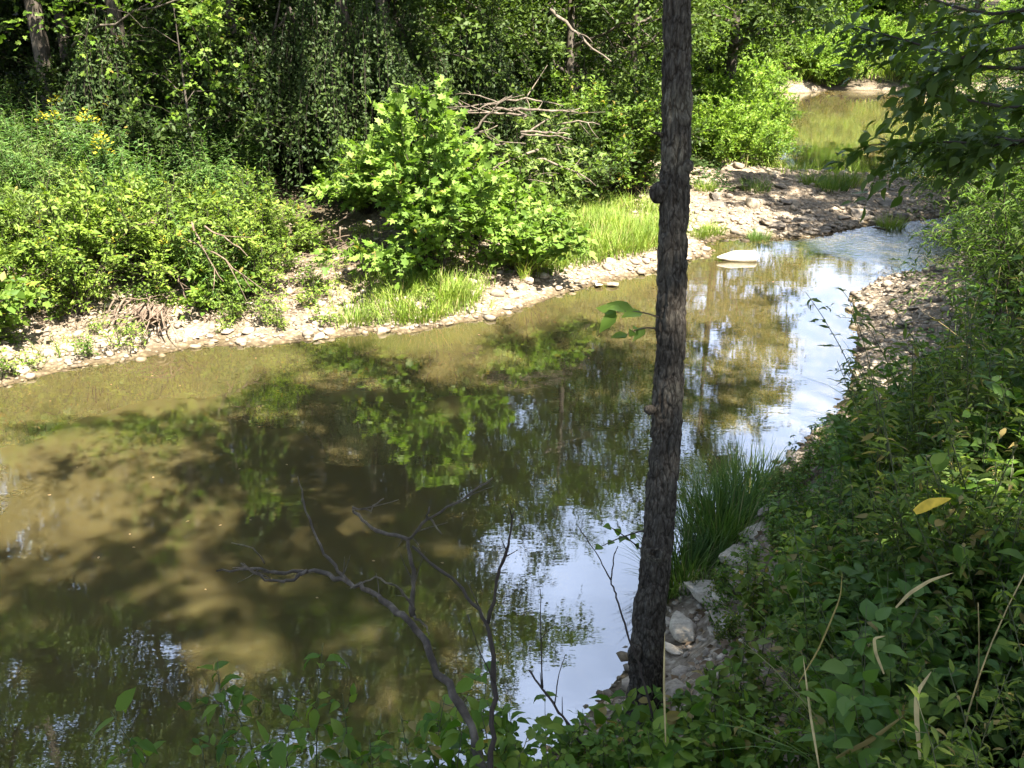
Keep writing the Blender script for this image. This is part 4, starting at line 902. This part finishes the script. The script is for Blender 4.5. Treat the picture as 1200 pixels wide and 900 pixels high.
# weeds along the brink, left of the trunk: the stems stand on the slope, the tops reach into view
def top_weed(px, py, dpt, k, rz, where='brink of the near bank'):
    p = at_d(px, py, dpt); g = ground_at(p[0], p[1]); s = (p[2] - g[2]) / (.75, .95, .6, 1.05, .5, .85)[k]
    put(WN[k], W_[k], g, WL[k].replace('shaded right bank', where), 'weed', 'weeds on the ' + where, rz, (min(s, 1.1), min(s, 1.1), s))
for i, (px, py, dpt, k) in enumerate(((225, 830, 2.7, 0), (345, 815, 2.8, 0), (300, 875, 2.6, 4), (480, 876, 2.6, 0), (540, 858, 2.6, 2), (610, 868, 2.6, 0), (650, 850, 2.7, 0), (690, 850, 2.7, 0),
                                      (705, 825, 2.75, 2), (590, 890, 2.5, 4), (660, 885, 2.5, 0), (810, 820, 2.7, 2), (790, 860, 2.6, 0), (840, 800, 2.8, 4), (860, 850, 2.6, 2), (900, 800, 2.7, 0), (770, 880, 2.4, 2), (730, 870, 2.5, 0), (880, 760, 2.9, 4))):
    top_weed(px, py, dpt, k, i * 1.3)
for i, (px, py, dpt, k) in enumerate(((975, 560, 4.7, 0), (1040, 540, 4.2, 1), (1100, 460, 4.2, 1), (1075, 520, 4.0, 3), (940, 590, 4.4, 0), (990, 580, 4.0, 1), (1140, 480, 3.8, 3), (1050, 590, 3.6, 1), (905, 640, 4.0, 4),
                                      (1130, 400, 4.6, 1), (1180, 420, 4.0, 3), (930, 660, 3.6, 0), (980, 650, 3.3, 1), (1110, 560, 3.3, 1))):
    top_weed(px, py, dpt, k, i * 1.7, 'slope above the ledge')
GW = [clump_mesh(176, 60, .1, .55, .006, 'grass', (.05, .6), (.3, 1.6)), clump_mesh(177, 45, .1, .7, .006, 'sedge', (.05, .5), (.4, 1.7))]
r = rng(179); n = 0
while n < 46:
    t = r.random(); x = .75 + 1.5 * t + r.uniform(0, .5); y = 3.4 + 2.9 * t; h, d = hgt(x, y)
    if d[0] < .3 or d[0] > 1: continue
    put('bushy_weed', W_[4] if n % 2 else W_[0], (x, y, h[0]), 'small sprawling weed on the stony slope by the dark trunk', 'weed', 'small weeds on the stony slope', r.uniform(0, 6.28), r.uniform(.3, .5)); n += 1
r = rng(178); n = 0
while n < 70:
    y = 1.4 + 6 * r.random(); x = .7 + (y - 1.2) * .43 + r.random() ** 1.3 * 3.0; h, d = hgt(x, y)
    if d[0] < .7 or x > 1.1 + .66 * y or (y > 5.8 and d[0] < 1.7): continue
    single('grass_tuft', GW[n % 2], (x, y, h[0]), ('thin bright grass tuft among the weeds of the right bank', 'long bluish grass tuft among the weeds of the right bank')[n % 2], 'grass', 'grass tufts among the weeds', r.uniform(0, 6.28), r.uniform(.7, 1.2)); n += 1
# ground ivy and litter under the weeds
P = scatter(r, 30000, -1.5, 8, .6, 9, .7, 6, lambda x, y, d: (x > .1) * .5)
mb = MB(); n = len(P); P[:, 2] += r.uniform(.01, .10, n); a = r.uniform(0, 6.28, n)
leaves(mb, P, np.stack([np.cos(a), np.sin(a), r.uniform(-.2, .5, n)], -1), np.array([0, 0, 1.0]) + r.normal(0, .35, (n, 3)), .05 * r.uniform(.6, 1.4, n), .035 * r.uniform(.6, 1.3, n), 'simple')
tag(link('ground_cover', mb.mesh('ground_cover', M['weed'])), 'low leafy ground cover under the weeds of the right bank', kind='stuff')
P = np.concatenate([scatter(r, 30000, -9, 9, -1, 14, .9, 8, lambda x, y, d: .45 + 0 * x), scatter(r, 14000, -.5, 3.5, 2.5, 7, .2, 1.6, lambda x, y, d: np.clip(d, 0, 1))]); n = len(P); P[:, 2] += .02; a = r.uniform(0, 6.28, n); mb = MB()
leaves(mb, P, np.stack([np.cos(a), np.sin(a), r.normal(0, .3, n)], -1), np.array([0, 0, 1.0]) + r.normal(0, .4, (n, 3)), .06 * r.uniform(.5, 1.3, n), .035 * r.uniform(.5, 1.3, n), 'simple')
tag(link('leaf_litter', mb.mesh('leaf_litter', M['brownleaf'])), 'brown dead leaves scattered on the banks', kind='stuff')

# willows and shrubs of the right bank
WIL = [shrub(201, 2.2, 1.25, 16, 420, 11, .11, .017, 'simple', 'willow', 'twig', .5, .35, .15, hang=.35, dome=.45), shrub(202, 1.7, 1.2, 14, 380, 11, .10, .016, 'simple', 'willow', 'twig', .45, .45, .1, hang=.4, dome=.5)]
for x, y, k, s, lab in ((6.2, 10.6, 0, 1.0, 'feathery willow hanging over the ledge'), (6.8, 12.2, 0, 1.05, 'feathery willow beside the riffle channel'), (5.6, 9.0, 1, 1.0, 'low willow with drooping sprays on the right bank'), (7.8, 14.6, 0, 1.1, 'pale willow at the end of the riffle'),
                        (8.6, 17.0, 1, 1.15, 'pale feathery willow beside the upper pool'), (7.0, 9.2, 0, 1.15, 'tall willow behind the low willow'), (9.6, 19.6, 1, 1.2, 'pale willow on the right shore of the upper pool'), (11, 22, 0, 1.3, 'pale willow farthest along the upper pool'),
                        (5.0, 7.8, 1, .9, 'small willow above the weeds'), (5.6, 6.4, 0, .8, 'feathery willow nearest the weedy slope'), (4.7, 5.4, 1, .7, 'smallest willow among the weeds'), (5.3, 8.6, 1, .9, 'willow spray leaning to the ledge'), (6.0, 9.8, 1, 1.0, 'broad willow above the ledge'), (4.45, 7.5, 1, .9, 'willow with drooping sprays at the near end of the ledge')):
    put('willow_shrub', WIL[k], ground_at(x, y), lab, 'shrub', None, x * 3, s)
RB = [shrub(211, 2.4, 1.2, 18, 520, 8, .08, .045, 'simple', 'tree', 'twig', .36, .25, .1, dome=.4), shrub(212, 1.6, 1.0, 16, 420, 8, .07, .04, 'simple', 'weed', 'twig', .3, .25, .1)]
for i, (x, y, k, s) in enumerate(((7.9, 9.8, 0, 1.1), (8.4, 12.0, 0, 1.2), (9.4, 15.0, 0, 1.3), (7.2, 7.4, 0, 1.0), (6.8, 5.8, 0, 1.0), (10.8, 18.0, 0, 1.3), (13, 22, 0, 1.5), (15, 25, 0, 1.5), (11, 14, 0, 1.5), (17, 29, 0, 1.5), (4.7, 6.3, 0, .75), (3.7, 5.0, 1, .8), (5.6, 7.4, 0, .9))):
    put('bank_shrub', RB[k], ground_at(x, y), ('dense green shrub of the right bank behind the willows', 'low green shrub among the weeds of the right bank')[k], 'shrub', 'shrubs of the right bank', i * 1.9, s)

# overhanging tree at the right: dark leaves against the light
def overhang():
    r = rng(221); bm, lm, tm, brs = MB(), MB(), MB(), []; base = ground_at(3.3, 2.3)
    tube(tm, np.array([(0, 0, -.2), (.02, .02, 1.2), (-.05, .1, 2.6), (-.1, .3, 4.2)]), [.075, .06, .05, .03], 10)
    T0, TD, TL = [], [], []
    br = [((3.25, 2.38, 3.6), (1180, 90, 3.7), (1105, 60, 4.3), (1000, 30, 4.6)), ((3.25, 2.38, 3.5), (1195, 175, 3.5), (1110, 165, 3.8), (1020, 170, 4.1)), ((3.25, 2.4, 3.9), (1190, 20, 3.8), (1120, 10, 4.0), (1050, -20, 4.2)), ((3.25, 2.4, 3.4), (1198, 130, 3.6), (1150, 120, 4.0), (1090, 110, 4.4)),
          ((3.25, 2.4, 4.0), (1140, -60, 4.2), (1060, -80, 4.6), (960, -40, 5.0)), ((3.25, 2.4, 3.7), (1185, 60, 3.3), (1140, 60, 3.4), (1080, 95, 3.6)), ((3.25, 2.4, 3.6), (1200, 170, 3.4), (1170, 160, 3.6), (1130, 165, 3.9)), ((3.25, 2.4, 3.9), (1170, 30, 4.2), (1100, 35, 4.8), (1040, 60, 5.2))]
    for k, (a, *pts) in enumerate(br):
        Q = np.array([np.array(a)] + [at_d(*p) for p in pts]) - base; s = np.linspace(0, 3, 12); P = np.stack([np.interp(s, range(4), Q[:, i]) for i in range(3)], -1)
        P[1:-1] = (P[:-2] + P[1:-1] * 2 + P[2:]) / 4; b1 = MB(); tube(b1, P, np.linspace(.012, .003, 12), 6); brs.append(('branch', b1.mesh('branch', M['twig'], True)))
        n = 34
        for j in range(n):
            f = r.uniform(1.5, 11); i0 = min(int(f), 10); T0.append(P[i0] + (P[i0 + 1] - P[i0]) * (f - i0)); d = nrm(P[i0 + 1] - P[i0]) * .9 + r.normal(0, .55, 3); d[2] -= .15; TD.append(d); TL.append(r.uniform(.12, .38))
        T0 += [P[-1], P[-1], P[-2], P[-2], P[-3]]; TD += [P[-1] - P[-3]] + [nrm(P[-1] - P[-3]) + r.normal(0, .6, 3) for _ in range(4)]; TL += [.28, .2, .25, .22, .25]
    twig_foliage(lm, lm, r, np.array(T0), np.array(TD), np.array(TL), 6, .072, .04, 'ovate', .35, .45, hang=.25, tw=.0022)
    # higher crown out of the frame
    r = rng(222); T0 = np.stack([r.normal(-.4, .9, 420), r.normal(.5, 1.0, 420), r.uniform(2.6, 4.6, 420)], -1)
    twig_foliage(lm, lm, r, T0, nrm(r.normal(0, 1, (420, 3))), .35 * r.uniform(.5, 1.2, 420), 7, .085, .046, 'simple', .35, .45, hang=.25, tw=.0022)
    put('overhanging_tree', [('trunk', tm.mesh('trunk', M['bark2'], True)), ('foliage', lm.mesh('foliage', M['tree']))] + brs, base, 'small tree reaching dark leafy sprays over the creek from the right', 'tree')
overhang()

# ------------------------------------------------------------------ dead wood and twigs
def stick(name, polys, base, label, cat, mat='dead', group=None, sides=8, leafy=None, seed=0):
    """polys: list of (points [(px, py, depth)], r0, r1); the first is the main stem, the others its side branches"""
    r = rng(seed); parts = []; main, side = MB(), MB()
    for k, (pts, r0, r1) in enumerate(polys):
        Q = np.array([at_d(*p) for p in pts]) - base; m = len(Q); s = np.linspace(0, m - 1, (m - 1) * 5 + 1); P = np.stack([np.interp(s, range(m), Q[:, i]) for i in range(3)], -1)
        P[1:-1] += r.normal(0, max(r0 * .45, .001), P[1:-1].shape); R0 = np.linspace(r0, r1, len(P)) * (1 + r.normal(0, .08, len(P)))
        if k == 0: tube(main, P, R0, sides)
        else:
            b = MB(); tube(b, P, R0, sides); parts.append(('side_branch', b.mesh('side_branch', M[mat], True)))
        if r0 > .0045:                                   # short snapped twigs along the limb
            for q in range(3):
                i0 = r.integers(1, len(P) - 1); d = nrm(r.normal(0, 1, 3)) + nrm(P[min(i0 + 1, len(P) - 1)] - P[i0 - 1]) * .7; l = r.uniform(.025, .09); w = MB()
                tube(w, curve(P[i0], P[i0] + d * l * .5 + r.normal(0, .006, 3), P[i0] + d * l, 5), np.linspace(.0022, .0009, 5), 5); parts.append(('twig', w.mesh('twig', M[mat], True)))
    parts.insert(0, ('stem', main.mesh('stem', M[mat], True)))
    if leafy is not None: parts.append(leafy)
    return put(name, parts, base, label, cat, group)
b = ground_at(-.22, 2.0)
stick('dead_branch', [([(572, 960, 2.55), (563, 890, 2.6), (540, 828, 2.65), (505, 765, 2.72), (478, 722, 2.78), (440, 697, 2.85), (408, 682, 2.9)], .0155, .0075),
                      ([(408, 682, 2.9), (370, 668, 2.95), (325, 672, 3.0), (296, 667, 3.02), (254, 669, 3.05)], .0085, .003), ([(408, 682, 2.9), (380, 650, 2.95), (358, 600, 3.0), (349, 558, 3.02)], .006, .002),
                      ([(360, 668, 2.95), (345, 680, 2.92), (310, 680, 2.9), (282, 660, 2.9)], .007, .0025), ([(310, 660, 2.92), (296, 642, 2.9), (271, 636, 2.9)], .003, .0015),
                      ([(484, 722, 2.78), (485, 680, 2.75), (478, 632, 2.72)], .008, .006), ([(478, 632, 2.72), (440, 622, 2.75), (415, 600, 2.8), (412, 595, 2.8), (430, 598, 2.8), (450, 584, 2.82)], .006, .002),
                      ([(478, 632, 2.72), (500, 610, 2.7), (540, 585, 2.66), (577, 560, 2.62)], .005, .0022), ([(500, 610, 2.7), (503, 594, 2.68)], .004, .002), ([(505, 608, 2.7), (518, 626, 2.68)], .0035, .0015),
                      ([(486, 715, 2.76), (470, 690, 2.7), (440, 676, 2.68), (410, 690, 2.66)], .004, .002), ([(486, 722, 2.74), (500, 735, 2.7), (502, 745, 2.68)], .004, .002)],
      b, 'bare forked dead branch reaching up from the bottom over the water', 'dead branch', seed=3)
b = ground_at(-.1, 2.05)
stick('bare_sapling', [([(576, 960, 2.5), (574, 880, 2.5), (580, 800, 2.52), (572, 730, 2.55), (540, 690, 2.6), (483, 640, 2.7)], .010, .0035), ([(572, 730, 2.55), (584, 670, 2.5), (596, 640, 2.48), (602, 600, 2.45)], .0055, .002), ([(584, 668, 2.5), (596, 636, 2.4), (600, 615, 2.38)], .003, .001),
                       ([(580, 800, 2.52), (560, 760, 2.45), (548, 720, 2.4)], .002, .001)], b, 'thin dark sapling stem crossing the dead branch', 'sapling', 'twig', seed=4)
b = ground_at(.1, 2.4)
stick('bare_sapling', [([(700, 900, 2.7), (660, 840, 2.75), (640, 812, 2.78), (620, 785, 2.8)], .005, .003), ([(636, 806, 2.78), (634, 740, 2.75), (633, 690, 2.72)], .0025, .001), ([(650, 825, 2.77), (655, 790, 2.7), (662, 768, 2.68)], .002, .001), ([(633, 750, 2.75), (650, 730, 2.7)], .0015, .001)],
      b, 'reddish bare twigs low in front of the bright water patch', 'sapling', 'twig', seed=5)
b = ground_at(.3, 2.5)
stick('bare_sapling', [([(770, 860, 2.75), (752, 790, 2.75), (735, 740, 2.75), (722, 700, 2.75), (716, 680, 2.75)], .004, .0025), ([(716, 680, 2.75), (700, 650, 2.75), (677, 616, 2.75)], .0025, .001), ([(716, 680, 2.75), (720, 650, 2.7), (724, 640, 2.7)], .0025, .001)],
      b, 'thin forked twig just left of the dark trunk', 'sapling', 'twig', seed=6)
# driftwood pile, root tangle, limb among the leaves
def poke(name, p0, p1, r0, label, cat, mat='pale_wood', group=None, forks=2, seed=0):
    r = rng(seed); p0, p1 = np.array(p0), np.array(p1); L = np.linalg.norm(p1 - p0); mb_ = MB(); base = p0.copy(); P = curve(p0, (p0 + p1) / 2 + r.normal(0, .08 * L, 3), p1, 9) - base; P[1:-1] += r.normal(0, .012 * L, (7, 3))
    tube(mb_, P, np.linspace(r0, r0 * .35, 9), 7)
    parts = [('stem', mb_.mesh('stem', M[mat], True))]
    for k in range(forks):
        i = r.integers(3, 7); d = nrm(P[i + 1] - P[i]) + r.normal(0, .6, 3); l = L * r.uniform(.18, .35); m2 = MB(); tube(m2, curve(P[i], P[i] + d * l * .5 + r.normal(0, .03, 3), P[i] + d * l, 6), np.linspace(r0 * .5, r0 * .15, 6), 6)
        parts.append(('side_branch', m2.mesh('side_branch', M[mat], True)))
    return put(name, parts, base, label, cat, group)
r = rng(231)
for i in range(30):
    a = at_Y(r.uniform(535, 640), r.uniform(120, 215), 12.7 + r.uniform(-.3, .5)); an = r.uniform(-.6, .7); l = r.uniform(.5, 1.2); b_ = a + np.array([math.cos(an) * l, r.uniform(-.4, .4), math.sin(an) * l * .6]) * (1 if i % 2 else -1)
    poke('driftwood', a, b_, r.uniform(.008, .022), 'weathered branch in the driftwood pile behind the sapling', 'driftwood', group='driftwood pile behind the sapling', seed=240 + i)
for i, (a, b_, lab) in enumerate((((610, 155), (668, 158), 'pale crooked driftwood branch sticking out to the right'), ((548, 160), (600, 112), 'driftwood branch slanting up behind the sapling'))):
    poke('driftwood', at_Y(*a, 12.5), at_Y(*b_, 12.4), .02, lab, 'driftwood', seed=260 + i)
poke('dead_limb', at_Y(645, 10, 12.8), at_Y(716, 72, 12.2), .025, 'pale dead limb hanging among the dark leaves', 'dead branch', seed=270)
poke('dead_limb', at_Y(85, 54, 12.4), at_Y(258, -2, 11.8), .02, 'long thin grey branch arching across the woods at top left', 'dead branch', 'dead', seed=271)
poke('dead_limb', at_Y(296, 95, 13.2), at_Y(336, 15, 13.4), .045, 'pale leaning dead trunk in the dark woods', 'dead branch', 'pale_wood', seed=272)
for i in range(22):
    c = at_Y(r.uniform(375, 425), r.uniform(255, 318), 10.9 + r.uniform(0, .5)); d = np.array([r.normal(0, .2), r.normal(0, .15), r.uniform(-.3, .3)])
    poke('root', c, c + d, r.uniform(.006, .014), 'thin brown root in the tangle left of the sycamore sapling', 'root', 'rootw', 'root tangle left of the sapling', 1, 280 + i)
def root_mass():
    r = rng(310); p = at_Y(168, 372, 9.15); base = ground_at(p[0], p[1]); m1 = MB(); parts = []
    Vk, Fk = ICO3; Vk = Vk * np.array([.3, .22, .16]) * (1 + .5 * (vnoise(Vk[:, 0] * 4 + 9, Vk[:, 2] * 4 + Vk[:, 1] * 3, 4) - .5))[:, None]; Vk = Vk * .62; m1.add(Vk + np.array([0, .16, .2]), [Fk]); parts.append(('stump', m1.mesh('stump', M['rootw'], True)))
    for i in range(34):
        a = r.uniform(-.35, .3); s0 = np.array([a, .12 + r.normal(0, .06), .27 + r.normal(0, .05)]); e = s0 + np.array([r.normal(0, .2), -.2 - .25 * r.random(), -.3 * r.uniform(.0, 1.1)])
        q = MB(); tube(q, curve(s0, s0 + np.array([r.normal(0, .05), -.17, .02]), e, 8), np.linspace(.014, .003, 8) * r.uniform(.5, 1.2), 6); parts.append(('root', q.mesh('root', M['rootw'], True)))
    put('root_stump', parts, base, 'washed-out brown root stump on the left shore', 'stump')
root_mass()
for i, (a, b_, lab) in enumerate((((215, 280), (300, 345), 'dry slanting stick under the left-bank shrubs'), ((225, 260), (262, 330), 'second dry stick leaning under the left-bank shrubs'), ((240, 265), (290, 300), 'grey stick low in the left-bank shrubs'), ((130, 288), (182, 262), 'dead stick lying on the yellow-green shrubs'),
                                  ((205, 310), (225, 375), 'dry root trailing down the left shore'), ((125, 352), (190, 350), 'stick lying along the top of the root stump'))):
    poke('dry_stick', at_Y(*a, 9.75), at_Y(*b_, 9.35), .012, lab, 'stick', 'rootw', seed=320 + i)

# ------------------------------------------------------------------ small things of the near bank
def blade_mesh(pts, w, mat):
    Q = np.array([at_d(*p) for p in pts]); b0 = Q[0].copy(); Q = Q - b0; m = len(Q); s = np.linspace(0, m - 1, 19); P = np.stack([np.interp(s, range(m), Q[:, i]) for i in range(3)], -1)
    for _ in range(2): P[1:-1] = (P[:-2] + 2 * P[1:-1] + P[2:]) / 4
    t = nrm(np.gradient(P, axis=0)); sd = nrm(np.cross(t, ray(*pts[0][:2]))); wv = w * np.sin(np.pi * np.clip(np.linspace(.12, 1, 19), 0, 1)) ** .7
    up = nrm(np.cross(sd, t)); mb_ = MB(); V = np.stack([P - sd * wv[:, None] / 2 + up * wv[:, None] * .25, P, P + sd * wv[:, None] / 2 + up * wv[:, None] * .25], 1).reshape(-1, 3); i = np.arange(18)[:, None] * 3
    mb_.add(V, [np.concatenate([i + np.array([[0, 1, 4, 3]]), i + np.array([[1, 2, 5, 4]])])]); return mb_.mesh('blade', M[mat], True), b0
for pts, w, mat, nm, lab, cat in (([(1072, 600, 2.6), (1090, 590, 2.6), (1115, 584, 2.62)], .030, 'yleaf', 'yellow_leaf', 'bright yellow leaf caught among the weeds', 'leaf'),
                                  ([(1050, 712, 2.3), (1066, 695, 2.3), (1090, 680, 2.32), (1118, 671, 2.35)], .009, 'dry', 'dry_grass_blade', 'straw-coloured blade arching right below the yellow leaf', 'grass blade'),
                                  ([(960, 900, 2.1), (950, 840, 2.15), (941, 768, 2.2)], .006, 'dry', 'dry_stalk', 'long straight straw-coloured stalk leaning left', 'stalk'),
                                  ([(1036, 790, 2.2), (1026, 765, 2.2), (1024, 748, 2.2), (1038, 745, 2.2)], .008, 'dry', 'dry_grass_blade', 'small hooked straw-coloured blade', 'grass blade'),
                                  ([(1078, 890, 2.0), (1074, 840, 2.0), (1074, 812, 2.0), (1092, 786, 2.02)], .011, 'dry', 'dry_grass_blade', 'broad curled straw-coloured blade lowest at the right', 'grass blade'),
                                  ([(980, 888, 2.1), (1020, 868, 2.12), (1060, 838, 2.15)], .011, 'weed3', 'long_grass', 'green grass blade slanting beside the curled dry blade', 'grass blade'),
                                  ([(936, 800, 2.2), (960, 760, 2.25), (985, 700, 2.3), (987, 670, 2.3)], .004, 'weed3', 'long_grass', 'thin yellow-green blade rising above the straight stalk', 'grass blade'),
                                  ([(780, 870, 2.5), (778, 800, 2.52), (779, 740, 2.55)], .006, 'dry', 'dry_stalk', 'thin pale stalk in front of the dark trunk', 'stalk')):
    me, b0 = blade_mesh(pts, w, mat); single(nm, me, b0, lab, cat)
r = rng(335); SK_ = []
for i in range(3):
    m1 = MB(); P = curve((0, 0, 0), (r.normal(0, .05), r.normal(0, .05), .5), (r.normal(0, .2), r.normal(0, .2), .95), 10); tube(m1, P, np.linspace(.0035, .0015, 10), 5); SK_.append(m1.mesh('dry_stalk', M['dry']))
for i in range(60):
    y = 1.4 + 5.6 * r.random(); x = .8 + (y - 1.2) * .45 + r.random() * 2.6; h, d = hgt(x, y)
    if d[0] < .9 or x > 1.0 + .66 * y: continue
    single('dry_stalk', SK_[i % 3], (x, y, h[0]), 'straw-coloured dry stalk standing among the weeds of the right bank', 'stalk', 'dry stalks among the weeds', r.uniform(0, 6.28), r.uniform(.6, 1.1), rot=(r.normal(0, .35), r.normal(0, .35), 0))
# specks of leaf floating on the creek
r = rng(340); mb = MB(); leaves(mb, np.zeros((1, 3)), np.array([[1., 0, 0]]), np.array([[0, 0, 1.]]), .035, .022, 'ovate', .5); fl = mb.mesh('floating_leaf', M['brownleaf'])
for px, py in ((152, 625), (116, 652), (155, 641), (90, 547), (282, 549), (335, 544), (292, 609), (260, 615), (222, 610), (305, 500), (520, 660), (436, 657), (700, 500), (760, 352), (690, 560), (95, 408), (240, 690), (500, 470), (350, 455), (610, 420), (930, 310), (905, 330), (60, 470), (130, 450), (180, 440), (210, 452), (300, 420), (330, 430), (395, 412), (440, 405), (560, 392), (590, 396), (640, 372), (180, 560), (420, 540), (470, 500), (640, 450), (60, 580), (370, 700), (560, 440), (250, 500), (690, 420)):
    p = at_z(px, py, .004); single('floating_leaf', fl, p, 'tiny pale leaf floating on the murky creek', 'leaf', 'leaves floating on the creek', r.uniform(0, 6.28), r.uniform(.35, .9))
